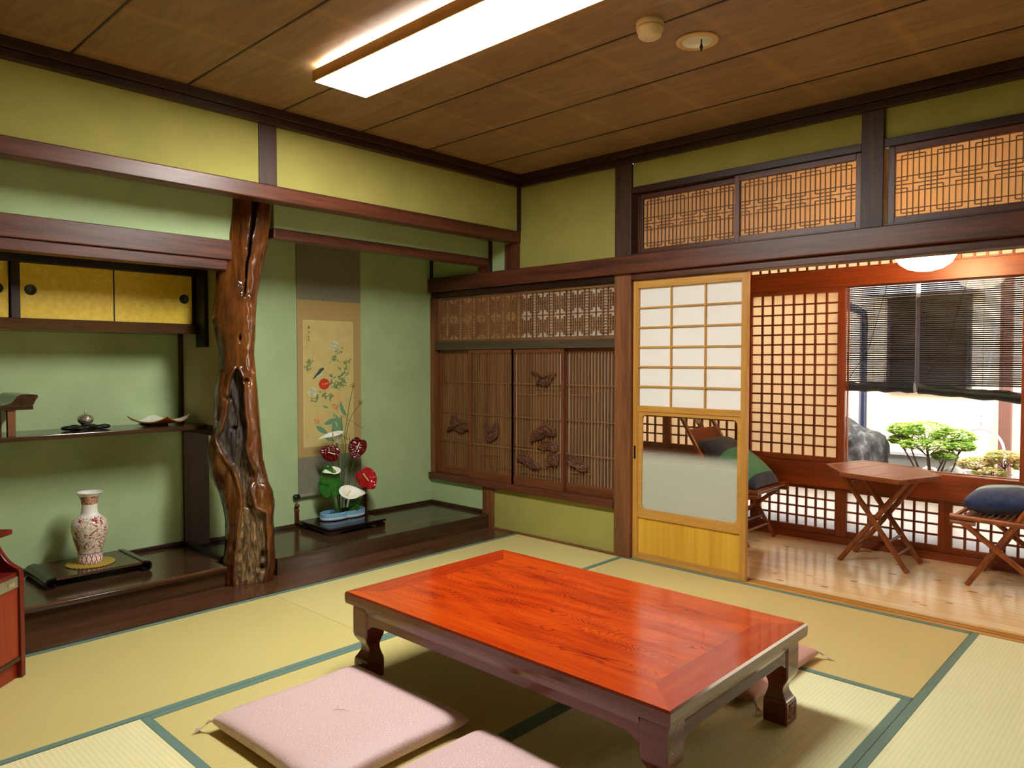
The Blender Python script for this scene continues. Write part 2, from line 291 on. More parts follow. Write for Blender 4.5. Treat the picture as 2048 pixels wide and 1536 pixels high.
# ------------------------------------------------------------------ mesh helpers
class MB:
    def __init__(s): s.v = []; s.f = []; s.m = []; s.ms = []; s.sm = []
    def mi(s, mat):
        if mat not in s.ms: s.ms.append(mat)
        return s.ms.index(mat)
    def add(s, vs_, fs, mat, smooth=False):
        b = len(s.v); s.v += [tuple(p) for p in vs_]; k = s.mi(mat)
        for f in fs: s.f.append([b+i for i in f]); s.m.append(k); s.sm.append(smooth)
        return s
    def box(s, x0, x1, y0, y1, z0, z1, mat):
        if x0 > x1: x0, x1 = x1, x0
        if y0 > y1: y0, y1 = y1, y0
        if z0 > z1: z0, z1 = z1, z0
        v = [(x, y, z) for z in (z0, z1) for y in (y0, y1) for x in (x0, x1)]
        return s.add(v, [(0, 2, 3, 1), (4, 5, 7, 6), (0, 1, 5, 4), (2, 6, 7, 3), (0, 4, 6, 2), (1, 3, 7, 5)], mat)
    def prism(s, pts, axis, a, b, mat):
        """extrude a 2D outline (counter-clockwise or not) between a and b along an axis"""
        n = len(pts)
        def P(p, t): return (t, p[0], p[1]) if axis == 'x' else (p[0], t, p[1]) if axis == 'y' else (p[0], p[1], t)
        v = [P(p, a) for p in pts]+[P(p, b) for p in pts]
        return s.add(v, [tuple(range(n-1, -1, -1)), tuple(range(n, 2*n))]+[(i, (i+1) % n, n+(i+1) % n, n+i) for i in range(n)], mat)
    def tube(s, pts, r, mat, n=8, cap=True, smooth=True):
        pts = [Vector(p) for p in pts]; rs = r if isinstance(r, (list, tuple)) else [r]*len(pts); v = []; f = []
        ref = None
        for i, p in enumerate(pts):
            t = (pts[min(i+1, len(pts)-1)]-pts[max(i-1, 0)]).normalized()
            if ref is None: ref = t.orthogonal().normalized()
            ref = (ref-t*ref.dot(t)).normalized(); q = t.cross(ref)
            for k in range(n):
                a = 2*math.pi*k/n; v.append(p+ref*math.cos(a)*rs[i]+q*math.sin(a)*rs[i])
        for i in range(len(pts)-1):
            for k in range(n): f.append((i*n+k, i*n+(k+1) % n, (i+1)*n+(k+1) % n, (i+1)*n+k))
        s.add(v, f, mat, smooth)
        if cap:
            s.add(v[:n], [tuple(range(n-1, -1, -1))], mat); s.add(v[-n:], [tuple(range(n))], mat)
        return s
    def lathe(s, prof, mat, c=(0, 0, 0), n=32, sx=1, sy=1, smooth=True):
        v = []; f = []; m = len(prof)
        for k in range(n):
            a = 2*math.pi*k/n
            for r, z in prof: v.append((c[0]+r*math.cos(a)*sx, c[1]+r*math.sin(a)*sy, c[2]+z))
        for k in range(n):
            for i in range(m-1): f.append((k*m+i, ((k+1) % n)*m+i, ((k+1) % n)*m+i+1, k*m+i+1))
        return s.add(v, f, mat, smooth)
    def sphere(s, c, r, mat, n=12, sx=1, sy=1, sz=1):
        return s.lathe([(max(1e-5, r*math.sin(math.pi*i/n)), -r*sz*math.cos(math.pi*i/n)) for i in range(n+1)], mat, c, 2*n, sx, sy)
    def grid(s, fn, nu, nv, mat, smooth=True, closed=False):
        v = [fn(i/(nu if closed else nu-1), j/(nv-1)) for j in range(nv) for i in range(nu)]; f = []
        for j in range(nv-1):
            for i in range(nu if closed else nu-1):
                f.append((j*nu+i, j*nu+(i+1) % nu, (j+1)*nu+(i+1) % nu, (j+1)*nu+i))
        return s.add(v, f, mat, smooth)
    def build(s, name, parent=None, origin=None, bevel=0, solid=0, sub=0, weld=False, loc=None, rz=0):
        me = bpy.data.meshes.new(name)
        o = Vector(origin) if origin else Vector((0, 0, 0))
        if parent: o = wloc(parent)
        me.from_pydata([tuple(Vector(p)-o) for p in s.v], [], s.f)
        for m in s.ms: me.materials.append(MATS[m])
        me.polygons.foreach_set('material_index', s.m); me.polygons.foreach_set('use_smooth', s.sm)
        bm = bmesh.new(); bm.from_mesh(me)
        if weld: bmesh.ops.remove_doubles(bm, verts=bm.verts, dist=1e-5)
        bmesh.ops.recalc_face_normals(bm, faces=bm.faces); bm.to_mesh(me); bm.free(); me.update()
        ob = bpy.data.objects.new(name, me); C.objects.link(ob)
        if parent: ob.parent = parent
        else: ob.location = o
        if bevel:
            b = ob.modifiers.new('bevel', 'BEVEL'); b.width = bevel; b.segments = 2; b.limit_method = 'ANGLE'; b.angle_limit = R(50)
        if solid: m = ob.modifiers.new('solid', 'SOLIDIFY'); m.thickness = solid; m.offset = 0
        if sub: m = ob.modifiers.new('sub', 'SUBSURF'); m.levels = sub; m.render_levels = sub
        return ob
def wloc(o):
    l = Vector((0, 0, 0))
    while o: l = l+o.location; o = o.parent
    return l
def tag(o, label, cat, group=None):
    o['label'] = label; o['category'] = cat
    if group: o['group'] = group
    return o
def thing(name, label, cat, loc=(0, 0, 0), group=None):
    o = bpy.data.objects.new(name, None); o.empty_display_size = .05; C.objects.link(o); o.location = loc; return tag(o, label, cat, group)
def struct(name, mb, parent=None, bevel=0):
    o = mb.build(name, parent, bevel=bevel)
    if not parent: o['kind'] = 'structure'
    return o
def sempty(name, loc=(0, 0, 0)):
    o = bpy.data.objects.new(name, None); o.empty_display_size = .05; C.objects.link(o); o.location = loc; o['kind'] = 'structure'; return o
NT_ = [0]
def trim(mb, bevel=.003):
    NT_[0] += 1; return struct('trim_%d' % NT_[0], mb, bevel=bevel)
def sheet(x0, x1, y, z0, z1, mat): return MB().add([(x0, y, z0), (x1, y, z0), (x1, y, z1), (x0, y, z1)], [(0, 1, 2, 3)], mat)
def B(x0, x1, y0, y1, z0, z1, mat): return MB().box(x0, x1, y0, y1, z0, z1, mat)
def copy_tree(o, parent=None):
    c = o.copy(); C.objects.link(c); c.parent = parent
    for ch in list(o.children): copy_tree(ch, c)
    return c
def cat_pts(pts, k=6):
    """Catmull-Rom through 2D/3D points"""
    P = [Vector(p) for p in pts]; out = []
    for i in range(len(P)-1):
        a = P[max(i-1, 0)]; b = P[i]; c = P[i+1]; d = P[min(i+2, len(P)-1)]
        for j in range(k):
            t = j/k; out.append(.5*((2*b)+(c-a)*t+(2*a-5*b+4*c-d)*t*t+(3*b-a-3*c+d)*t**3))
    out.append(P[-1]); return out
def interp(tab, z, k=1):
    for a, b in zip(tab, tab[1:]):
        if min(a[0], b[0]) <= z <= max(a[0], b[0]):
            t = (z-a[0])/(b[0]-a[0]) if b[0] != a[0] else 0
            t = t*t*(3-2*t)*.5+t*.5
            return a[k]+(b[k]-a[k])*t
    return tab[0][k] if abs(z-tab[0][0]) < abs(z-tab[-1][0]) else tab[-1][k]

# ================================================================== ROOM SHELL
XR, YB = 4.7, -4.7      # right and rear limits of the room
ZC = 2.5
struct('floor', B(-1.0, XR, YB, 0.10, -.12, -.05, 'lacquer_y'))
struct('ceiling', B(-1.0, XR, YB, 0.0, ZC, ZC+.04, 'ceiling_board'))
for k in range(9):      # dark grooves between the ceiling boards
    y = -.387-.4835*k
    if y > YB: trim(B(0, XR, y-.004, y+.004, ZC-.003, ZC+.001, 'darkbeam_x'), 0)
# left side: upper wall above the alcove, inner hanging wall, back wall, partition
struct('wall_left', B(-.06, 0, YB, 0, 2.12, ZC, 'plaster_olive'))
trim(B(-.09, .012, YB, -.0, 2.043, 2.12, 'beam_y'), .006)
trim(B(-.03, .035, YB, 0, 2.42, 2.455, 'darkbeam_y')); trim(B(-.03, .05, YB, 0, 2.455, 2.5, 'darkbeam_y'))
trim(B(-.05, .008, -1.948, -1.85, 2.12, 2.42, 'pier_z'), .002)
wi = MB().box(-.36, -.30, -1.70, 0, 1.963, ZC, 'plaster_green').box(-.36, -.30, YB, -1.935, 1.86, ZC, 'plaster_green').box(-.36, -.30, -1.935, -1.70, 2.30, ZC, 'plaster_green')
struct('wall_alcove_front', wi)
trim(B(-.39, -.292, -1.705, 0, 1.908, 1.963, 'beam_y'), .004)
trim(B(-.36, -.272, YB, -1.958, 1.757, 1.86, 'beam_y'), .004)
trim(B(-.38, -.288, YB, -1.978, 1.703, 1.757, 'beam_y'), .003)
struct('wall_alcove_back', B(-1.0, -.95, YB, 0.06, -.05, ZC, 'plaster_green'))
struct('wall_alcove_partition', B(-.95, -.46, -1.95, -1.90, .86, ZC, 'plaster_back'))
trim(B(-.95, -.45, -1.955, -1.895, .80, .86, 'darkbeam_x'))
trim(B(-.955, -.93, -1.953, -1.80, .10, .80, 'darkbeam_z')); trim(B(-.95, -.925, -1.972, -1.95, .858, 1.42, 'darkbeam_z'))
trim(B(-.93, -.45, -1.955, -1.925, .09, .135, 'darkbeam_x'))
# alcove floors
fp = MB().box(-.95, -.30, -1.70, 0, -.05, .10, 'lacquer_y').box(-.95, -.44, -1.94, -1.70, -.05, .10, 'lacquer_y'); struct('floor_alcove', fp, bevel=.004)
pr = [(-.95, -.05), (-.95, .118), (-.30, .118)]+[(-.30+.014*math.sin(a), .104+.014*math.cos(a)) for a in [k*math.pi/6 for k in range(1, 7)]]+[(-.315, .085), (-.315, -.05)]
struct('floor_alcove_left', MB().prism(pr, 'y', YB, -2.00, 'lacquer_y').box(-.95, -.44, -2.0, -1.95, -.05, .118, 'lacquer_y'))
trim(MB().tube([(-.302, YB, .1035), (-.302, -2.0, .1035)], .0155, 'nosing_y', 16), 0)
struct('floor_alcove_step', B(-.315, -.032, YB, 0, -.05, .004, 'step_y'))
trim(B(-.95, -.932, -1.80, 0, .10, .125, 'lacquer_y')); trim(B(-.93, -.37, -.014, .0, .10, .125, 'lacquer_x')); trim(B(-.95, -.935, YB, -1.955, .118, .14, 'darkbeam_y'))
# right side wall (y = 0): plaster infill around posts, lattice window, opening
pw = MB()
pw.box(-.95, 0, 0, .06, 1.86, ZC, 'plaster_green').box(-.95, -.365, 0, .06, -.05, .30, 'plaster_green')
struct('wall_alcove_right', pw)
pw = MB()
pw.box(0, .82, 0, .06, 1.86, ZC, 'plaster_olive').box(.94, 2.27, 0, .06, 2.275, ZC, 'plaster_olive').box(2.37, XR, 0, .06, 2.275, ZC, 'plaster_olive')
pw.box(-.25, .82, 0, .06, -.05, .30, 'plaster_olive').box(3.85, XR, 0, .06, 0, 1.75, 'plaster_olive')
struct('wall_right', pw)
trim(B(0, XR, -.035, 0, 2.42, 2.455, 'darkbeam_x')); trim(B(0, XR, -.05, 0, 2.455, 2.5, 'darkbeam_x'))
trim(B(.82, .94, -.022, .09, 0.0, 1.756, 'post_z'), .004)
trim(B(.82, .94, -.022, .07, 1.86, 2.42, 'pier_z')); trim(B(2.27, 2.372, -.022, .07, 1.86, 2.42, 'pier_z'))
trim(B(-.93, XR, -.052, .005, 1.752, 1.86, 'beam_x'), .006)          # long tie rail
trim(B(-.93, .82, -.018, .09, 1.712, 1.752, 'darkbeam_x')); trim(B(.94, XR, -.022, .09, 1.712, 1.752, 'beam_x'))
trim(B(-.13, -.0, -.02, .03, 1.86, 2.043, 'beam_z')); trim(B(-.03, .012, -.03, .03, 2.12, 2.42, 'darkbeam_z'), .002)
trim(B(-.30, -.27, -.012, .03, 1.86, 2.45, 'darkbeam_z'), .001); trim(B(-.40, -.28, -.02, .03, 1.86, 1.908, 'beam_z'), .001); trim(B(-.95, -.925, -.015, .03, 1.86, 2.05, 'darkbeam_z'), .001)
trim(B(-.365, -.25, -.012, .06, -.05, .30, 'post_z')); trim(B(-.25, .82, -.02, .005, -.05, .012, 'post_x'), .001)
trim(B(.94, 2.27, -.015, .07, 2.236, 2.275, 'darkbeam_x')); trim(B(2.37, XR, -.015, .07, 2.236, 2.275, 'darkbeam_x'))
trim(B(.94, 2.27, -.015, .07, 1.858, 1.872, 'darkbeam_x'), .001); trim(B(2.37, XR, -.015, .07, 1.858, 1.872, 'darkbeam_x'), .001)
trim(B(-.95, .82, -.035, .07, .298, .345, 'beam_x'), .004)           # window sill
trim(B(-.95, -.895, -.012, .07, .345, 1.712, 'post_z')); trim(B(-.895, .82, -.012, .07, 1.305, 1.362, 'rail_x'))
# walls behind the camera
struct('wall_rear', B(-1.0, XR, YB-.06, YB, -.05, ZC, 'plaster_olive')); struct('wall_near', B(XR, XR+.06, YB, 1.3, -.05, ZC, 'plaster_olive'))
# sliding-door sill: grooved rail between mats and veranda
sp = [(-.0, -.05), (-.0, .003), (.028, .003), (.028, -.004), (.048, -.004), (.048, .003), (.062, .003), (.062, -.004), (.082, -.004), (.082, .003), (.10, .003), (.10, -.05)]
trim(MB().prism([(p[0], p[1]) for p in sp], 'x', .94, XR, 'cypress_x'), 0)

# ------------------------------------------------------------------ tatami mats (each could be lifted out)
def mat_thing(x0, x1, y0, y1, along, m, label, ends=(1, 1)):
    t = thing('tatami_mat', label, 'tatami mat', ((x0+x1)/2, (y0+y1)/2, -.05))
    B(x0+.001, x1-.001, y0+.001, y1-.001, -.05, 0, m).build('rush_mat', t)
    h = .031
    for k in (0, 1):
        if along == 'y': b = B(x0+.001, x0+h, y0+.001, y1-.001, -.002, .0016, 'heri') if k == 0 else B(x1-h, x1-.001, y0+.001, y1-.001, -.002, .0016, 'heri')
        else: b = B(x0+.001, x1-.001, y0+.001, y0+h, -.002, .0016, 'heri') if k == 0 else B(x0+.001, x1-.001, y1-h, y1-.001, -.002, .0016, 'heri')
        b.build('border_strip', t)
    return t
XA, XB_, XC = .892, 1.884, 2.796
mat_thing(-.03, XA, -1.885, 0, 'y', 'mat_gold', 'golden tatami mat in the room corner beside the alcove step')
mat_thing(-.03, XA, -3.77, -1.885, 'y', 'mat_yellow', 'yellow tatami mat between the red cabinet, the alcove step and the nearest pink cushion')
mat_thing(XA, 2.765, -.93, 0, 'x', 'mat_tan', 'tan tatami mat lying along the sliding door and the veranda sill')
mat_thing(XA, XB_, -2.845, -.93, 'y', 'mat_yellow', 'tatami mat under the left end of the low red table and the front cushion')
mat_thing(XB_, 2.767, -2.845, -.93, 'y', 'mat_pale_y', 'pale tatami mat under the right end of the low red table')
mat_thing(XA, 2.767, -3.77, -2.845, 'x', 'mat_pale_x', 'cream tatami mat with wide ribs in the bottom left corner of the view')
mat_thing(2.767, 3.71, -1.885, 0, 'y', 'mat_pale_y', 'pale green tatami mat at the far right, beside the veranda sill')
mat_thing(2.767, 3.71, -3.77, -1.885, 'y', 'mat_pale_y', 'pale tatami mat behind the bottom right corner of the view')
struct('floor_edge', MB().box(3.71, XR, YB, 0, -.05, 0, 'mat_pale_y').box(-.03, 3.71, YB, -3.77, -.05, 0, 'mat_yellow'))

# ------------------------------------------------------------------ lattice windows of the right wall
def frame_mb(x0, x1, z0, z1, y0, y1, t, mat, tb=None, tt=None, mats=None):
    tb = tb or t; tt = tt or t; mx = mat.replace('_z', '_x')
    return MB().box(x0, x0+t, y0, y1, z0, z1, mat).box(x1-t, x1, y0, y1, z0, z1, mat).box(x0+t, x1-t, y0, y1, z0, z0+tb, mx).box(x0+t, x1-t, y0, y1, z1-tt, z1, mx)
NW = [0]
def window(label=None):
    NW[0] += 1; return sempty('window_%d' % NW[0])
def carved(pts, y, parent, name, label=None):
    """pierced wooden carving: thick outline with a raised, rippled face"""
    mb = MB(); P = cat_pts([(a, b) for a, b in pts+[pts[0]]], 5)[:-1]; n = len(P)
    c = sum((Vector(p) for p in P), Vector((0, 0)))/n
    rings = []; v = []
    for s_, d in ((1, 0), (1, -.010), (.86, -.016), (.66, -.011), (.5, -.017), (.25, -.013), (.02, -.016)):
        for i, p in enumerate(P):
            q = c+(p-c)*s_; v.append((q.x, y+d+.002*math.sin(i*1.9)*(s_ < .95), q.y))
    f = []
    for r in range(6):
        for i in range(n): f.append((r*n+i, r*n+(i+1) % n, (r+1)*n+(i+1) % n, (r+1)*n+i))
    f.append(tuple(range(n))); mb.add(v, f, 'carve'); o = mb.build(name, parent)
    if label: o['label'] = label
    return o
wood('carve', (66, 34, 20), (118, 70, 40), 'x', 40, .5)
random.seed(3)
def slat_panel(x0, x1, y, short):
    wnd = window(); z0, z1 = .345, 1.305
    frame_mb(x0, x1, z0, z1, y, y+.026, .026, 'orange_z', tb=.06, tt=.028).build('frame', wnd, bevel=.002)
    lb = MB(); n = max(3, round((x1-x0-.052)/.0265)); 
    for k in range(1, n):
        x = x0+.026+(x1-x0-.052)*k/n; lb.box(x-.0050, x+.0050, y+.003, y+.0215, z0+.06, z1-.028, 'lattice_z')
    for z in (.60, .825, 1.06): lb.box(x0+.026, x1-.026, y+.001, y+.007, z-.004, z+.004, 'lattice_x')
    for a, b, z in short: lb.box(a, b, y+.001, y+.007, z-.003, z+.003, 'lattice_x')
    lb.build('slats', wnd)
    sheet(x0+.02, x1-.02, y+.0225, z0+.05, z1-.02, 'paper_grey').build('paper', wnd)
    return wnd
w1 = slat_panel(-.893, -.50, .030, [])
w2 = slat_panel(-.525, -.06, .002, [(-.40, -.2, .535), (-.22, -.09, .45)])
w3 = slat_panel(-.085, .395, .002, [(.11, .37, 1.03), (.13, .37, .995), (-.03, .15, .985), (-.05, .2, .625), (-.05, .3, .49), (.0, .36, .44), (.05, .3, .415)])
w4 = slat_panel(.372, .818, .030, [(.42, .5, 1.03), (.42, .6, .995), (.42, .62, .48), (.42, .52, .455)])
carved([(-.79, .69), (-.755, .73), (-.74, .80), (-.70, .79), (-.66, .765), (-.62, .75), (-.57, .755), (-.53, .74), (-.54, .70), (-.58, .69), (-.62, .67), (-.68, .685), (-.72, .69), (-.79, .67)], .028, w1, 'carved_cloud', 'reddish carved cloud')
carved([(-.34, .655), (-.335, .70), (-.355, .78), (-.31, .72), (-.275, .70), (-.235, .72), (-.225, .79), (-.205, .73), (-.21, .68), (-.25, .645), (-.30, .63)], 0, w2, 'carved_crane')
carved([(.10, 1.15), (.165, 1.14), (.20, 1.115), (.25, 1.11), (.30, 1.135), (.335, 1.135), (.30, 1.10), (.285, 1.07), (.24, 1.05), (.19, 1.06), (.155, 1.055), (.165, 1.09), (.15, 1.125)], 0, w3, 'carved_crane')
carved([(.105, .655), (.12, .72), (.17, .755), (.24, .79), (.30, .775), (.335, .745), (.32, .715), (.26, .715), (.21, .69), (.16, .675)], 0, w3, 'carved_pine')
carved([(.17, .63), (.20, .665), (.27, .68), (.33, .665), (.352, .63), (.32, .605), (.27, .62), (.22, .61)], 0, w3, 'carved_pine')
carved([(.235, .53), (.27, .58), (.33, .60), (.36, .58), (.35, .52), (.30, .515), (.26, .50)], 0, w3, 'carved_pine')
carved([(-.03, .53), (.0, .565), (.06, .57), (.11, .54), (.17, .51), (.19, .48), (.13, .475), (.08, .495), (.03, .51)], 0, w3, 'carved_cloud')
carved([(.41, .56), (.44, .60), (.49, .585), (.53, .56), (.575, .54), (.57, .50), (.53, .49), (.48, .515), (.43, .53)], .028, w4, 'carved_cloud')
# fretwork transom above the sliding lattices
wf = window(); frame_mb(-.895, .82, 1.362, 1.712, .012, .05, .028, 'lattice_z', tb=.022, tt=.022).build('frame', wf, bevel=.002)
fb = MB(); x0, x1, z0, z1 = -.867, .792, 1.384, 1.69; ncol = 11; cw = (x1-x0)/ncol; ch = (z1-z0)/2; t = .0022; ya, yb = .022, .034
for i in range(ncol):
    fb.box(x0+cw*(i+1)-t, x0+cw*(i+1)+t, ya, yb, z0, z1, 'lattice_z') if i < ncol-1 else None
    for j in (0, 1):
        cx, cz = x0+cw*(i+.5), z0+ch*(j+.5); r = .46
        for k in range(-3, 4):
            u = k*.125; e = .44*round(math.sqrt(max(0, 1-(u/.47)**2))*6)/6
            if k: fb.box(cx+u*cw-t, cx+u*cw+t, ya, yb, cz-(.5 if abs(k) < 2 else e)*ch, cz+(.5 if abs(k) < 2 else e)*ch, 'lattice_z')
            fb.box(cx-(.5 if abs(k) == 1 else e)*cw, cx+(.5 if abs(k) == 1 else e)*cw, ya+.001, yb+.001, cz+u*ch-t, cz+u*ch+t, 'lattice_x')
fb.box(x0, x1, ya+.001, yb+.001, (z0+z1)/2-t, (z0+z1)/2+t, 'lattice_x')
fb.build('fretwork', wf)
sheet(-.01, x1+.005, .038, z0-.003, z1+.003, 'paper_grey').build('paper', wf)

# transoms between the room and the veranda
def ranma(x0, x1, y, wallx=None):
    wnd = window(); z0, z1 = 1.872, 2.236
    frame_mb(x0, x1, z0, z1, y, y+.028, .03, 'beam_z', tb=.032, tt=.032).build('frame', wnd, bevel=.002)
    a, b, c, d = x0+.03, x1-.03, z0+.032, z1-.032; h = d-c; L = MB(); t = .0018; ya, yb = y+.010, y+.018
    per = .152; n = round((b-a)/per); per = (b-a)/n; st = per/6
    V = lambda x, p, q: L.box(x-t, x+t, ya, yb, c+p*h, c+q*h, 'lattice_z')
    H = lambda z, p, q: L.box(max(a, p), min(b, q), ya+.001, yb+.001, c+z*h-t, c+z*h+t, 'lattice_x')
    for i in range(n):
        X = a+i*per-st*.0
        if i: V(X, 0, 1)
        V(X+st, .05, .95); V(X+5*st, .05, .95); V(X+3*st, 0, 1)
        for k in (2, 4): V(X+k*st, 0, .44); V(X+k*st, .56, 1)
        for z in (.05, .95): H(z, X+st, X+5*st)
        for z in (.44, .56): H(z, X+4*st, X+per+2*st)
        if i == 0:
            for z in (.44, .56): H(z, X, X+2*st)
    for z in (.11, .89, .38, .62): H(z, a, b)
    H(.5, a, b)
    L.build('fretwork', wnd)
    sheet(x0+.02, x1-.02, y+.0205, z0+.02, z1-.02, 'paper_lamp_glow').build('paper', wnd)
    return wnd
ranma(.955, 1.625, .034); ranma(1.60, 2.268, .004); ranma(2.385, 3.05, .004); ranma(3.03, 3.70, .034)

# ------------------------------------------------------------------ sliding door with paper, glass and board
d1 = sempty('door_1', (1.30, .02, .003)); x0, x1, z0, z1, ya, yb = .944, 1.684, .004, 1.712, .003, .033
def dpart(n, mb, bev=.0015, parent=d1): return mb.build(n, parent, bevel=bev)
dpart('stile', B(x0, x0+.036, ya, yb, z0, z1, 'cypress_z')); dpart('stile', B(x1-.036, x1, ya, yb, z0, z1, 'cypress_z'))
for a, b in ((z0, .046), (.262, .296), (.912, .948), (1.662, z1)): dpart('rail', B(x0+.036, x1-.036, ya+.001, yb-.001, a, b, 'cypress_x'))
dpart('board_panel', B(x0+.03, x1-.03, ya+.012, yb-.008, .04, .268, 'cypress_panel'), 0)
g = MB(); xa, xb, za, zb = x0+.036, x1-.036, .948, 1.662
for k in (1, 2): x = xa+(xb-xa)*k/3; g.box(x-.004, x+.004, ya+.006, ya+.020, za, zb, 'cypress_z')
for k in range(1, 6): z = za+(zb-za)*k/6; g.box(xa, xb, ya+.007, ya+.019, z-.004, z+.004, 'cypress_x')
dpart('paper_grid', g, 0); dpart('paper', sheet(xa-.004, xb+.004, ya+.0215, za-.004, zb+.004, 'paper_door'), 0)
# glass with rounded corners, held by an inner frame
za, zb = .296, .912; r = .028; m = .02
def rr(x0, x1, z0, z1, r, k=6):
    o = []
    for cx, cz, a0 in ((x1-r, z1-r, 0), (x0+r, z1-r, 90), (x0+r, z0+r, 180), (x1-r, z0+r, 270)):
        for i in range(k+1): a = R(a0+90*i/k); o.append((cx+r*math.cos(a), cz+r*math.sin(a)))
    return o
outer = rr(xa, xb, za, zb, .0005); inner = rr(xa+m+.006, xb-m+.006-.006, za+m, zb-m, r)
fr = MB(); nn = len(outer); V_ = []
for yy in (ya+.006, yb-.008):
    V_ += [(p[0], yy, p[1]) for p in outer]+[(p[0], yy, p[1]) for p in inner]
F_ = []
for i in range(nn):
    j = (i+1) % nn
    F_ += [(i, j, nn+j, nn+i), (2*nn+i, 3*nn+i, 3*nn+j, 2*nn+j), (nn+i, nn+j, 3*nn+j, 3*nn+i), (i, 2*nn+i, 2*nn+j, j)]
fr.add(V_, F_, 'cypress_x'); dpart('glazing_frame', fr, 0)
dpart('glass_pane', B(xa+.012, xb-.012, ya+.0135, ya+.0165, za+.01, zb-.01, 'frosted_glass'), 0)['label'] = 'glass pane, clear above and frosted below'
dpart('finger_pull', B(x0+.008, x0+.022, ya-.001, ya+.002, .62, .70, 'slot'), 0)

# ================================================================== VERANDA
YW = 1.24
struct('floor_veranda', B(-1.0, XR, .10, YW, -.05, .002, 'pine_floor'))
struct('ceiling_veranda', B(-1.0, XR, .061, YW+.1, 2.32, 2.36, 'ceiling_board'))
struct('wall_veranda_left', B(-1.06, -1.0, 0, YW+.1, -.05, 2.36, 'plaster_beige')); struct('wall_veranda_near', B(XR, XR+.06, 0, YW+.1, -.05, 2.36, 'plaster_beige'))
struct('wall_veranda', MB().box(-1.0, XR, YW, YW+.06, 2.06, 2.36, 'plaster_beige'))
trim(B(-1.0, XR, YW-.03, YW+.06, .375, .535, 'veranda_x'), .003)      # window sill board
trim(B(-1.0, XR, YW-.02, YW+.06, 1.71, 1.825, 'veranda_x'), .003); trim(B(-1.0, XR, YW-.01, YW+.06, 0, .05, 'veranda_x'))
trim(B(-1.0, XR, YW-.02, YW+.06, 1.99, 2.06, 'veranda_x'))
def shoji(x0, x1, z0, z1, nc, nr, y, t=.045, tb=None, tt=None, pm='paper_lamp_tan', wd='veranda'):
    wnd = window(); tb = tb or t; tt = tt or t
    frame_mb(x0, x1, z0, z1, y, y+.03, t, wd+'_z', tb=tb, tt=tt).build('frame', wnd, bevel=.002)
    a, b, c, d = x0+t, x1-t, z0+tb, z1-tt; g = MB()
    for k in range(1, nc): x = a+(b-a)*k/nc; g.box(x-.0066, x+.0066, y+.006, y+.020, c, d, wd+'_z')
    for k in range(1, nr): z = c+(d-c)*k/nr; g.box(a, b, y+.007, y+.019, z-.0058, z+.0058, wd+'_x')
    g.build('lattice', wnd); sheet(a-.004, b+.004, y+.021, c-.004, d+.004, pm).build('paper', wnd)
    return wnd
shoji(1.075, 1.772, .535, 1.712, 8, 16, YW-.005, .05, tb=.04, tt=.035)
shoji(.42, 1.03, .535, 1.712, 8, 16, YW+.005, .035, tb=.04, tt=.035); shoji(-.24, .42, .535, 1.712, 8, 16, YW+.005, .035, tb=.04, tt=.035)
shoji(-.95, -.24, .535, 1.712, 8, 16, YW+.005, .035, tb=.04, tt=.035)
trim(B(1.025, 1.078, YW-.02, YW+.05, .535, 1.71, 'veranda_z'))
trim(B(2.745, 2.80, YW-.02, YW+.05, .535, 1.71, 'veranda_z'))
for i, (a, b) in enumerate(((-.05, .56), (.56, 1.16), (1.16, 1.755), (1.755, 2.37), (2.37, 2.98), (2.98, 3.6), (3.6, 4.2))):
    shoji(a, b, .05, .375, 8, 4, YW, .038, tb=.04, tt=.026, pm='paper')
for i, (a, b) in enumerate(((-.95, .0), (.0, 1.08), (1.08, 2.40), (2.40, 3.5), (3.5, 4.6))):
    shoji(a, b, 1.825, 1.99, round((b-a)/.07), 2, YW+.004, .03, tb=.012, tt=.02)
shoji(2.80, 3.7, .535, 1.712, 10, 16, YW-.002, .05)
wg = window(); frame_mb(1.772, 2.745, .535, 1.71, YW+.035, YW+.06, .006, 'veranda_z', tb=.004).build('frame', wg); B(1.778, 2.739, YW+.046, YW+.049, .54, 1.704, 'glass').build('pane', wg)

# two reed blinds hanging outside the window
def blind(x0, x1, zb0, zb1, label, seed):
    t = thing('reed_blind', label, 'blind', ((x0+x1)/2, YW+.10, zb0), 'reed blinds outside the veranda window'); rnd = random.Random(seed)
    mb = MB(); z = 1.76; y = YW+.10; pitch = .0123
    k = 0
    while z > max(zb0, zb1)+.02:
        j = rnd.uniform(-.0008, .0008); mb.box(x0, x1, y-.003, y+.003, z+j-.0046, z+j+.0046, 'black'); z -= pitch
    lowest = z
    mb.build('reeds', t)
    s = MB(); n = 6
    for i in range(n): x = x0+(x1-x0)*(i+.5)/n; s.box(x-.001, x+.001, y-.005, y-.0035, min(zb0, zb1)+.01, 1.76, 'cord_dark')
    s.build('strings', t)
    r = MB()   # rolled-up hem sagging a little
    pts = [(x0+(x1-x0)*i/10, y-.004, zb0+(zb1-zb0)*i/10+.002*math.sin(i*1.7+seed)) for i in range(11)]
    r.tube(pts, [.031+.004*math.sin(i*2.1+seed) for i in range(11)], 'black', 10)
    pts2 = [(p[0], p[1]-.012, p[2]+.022+.008*math.sin(i*1.3+seed*2)) for i, p in enumerate(pts)]; r.tube(pts2, .009, 'black', 6)
    r.build('rolled_hem', t)
    c = MB().tube([(x0+.02, y-.012, zb0+.04), (x0+.15, y-.012, 1.30), (x0+.26, y-.012, 1.72)], .0022, 'cord_dark', 6); c.build('pull_cord', t)
blind(1.74, 2.165, 1.05, 1.05, 'left of the two black reed blinds, ending beside the bright vertical gap', 1)
blind(2.19, 2.78, 1.045, 1.00, 'right of the two black reed blinds, wider and with a slanting hem', 2)

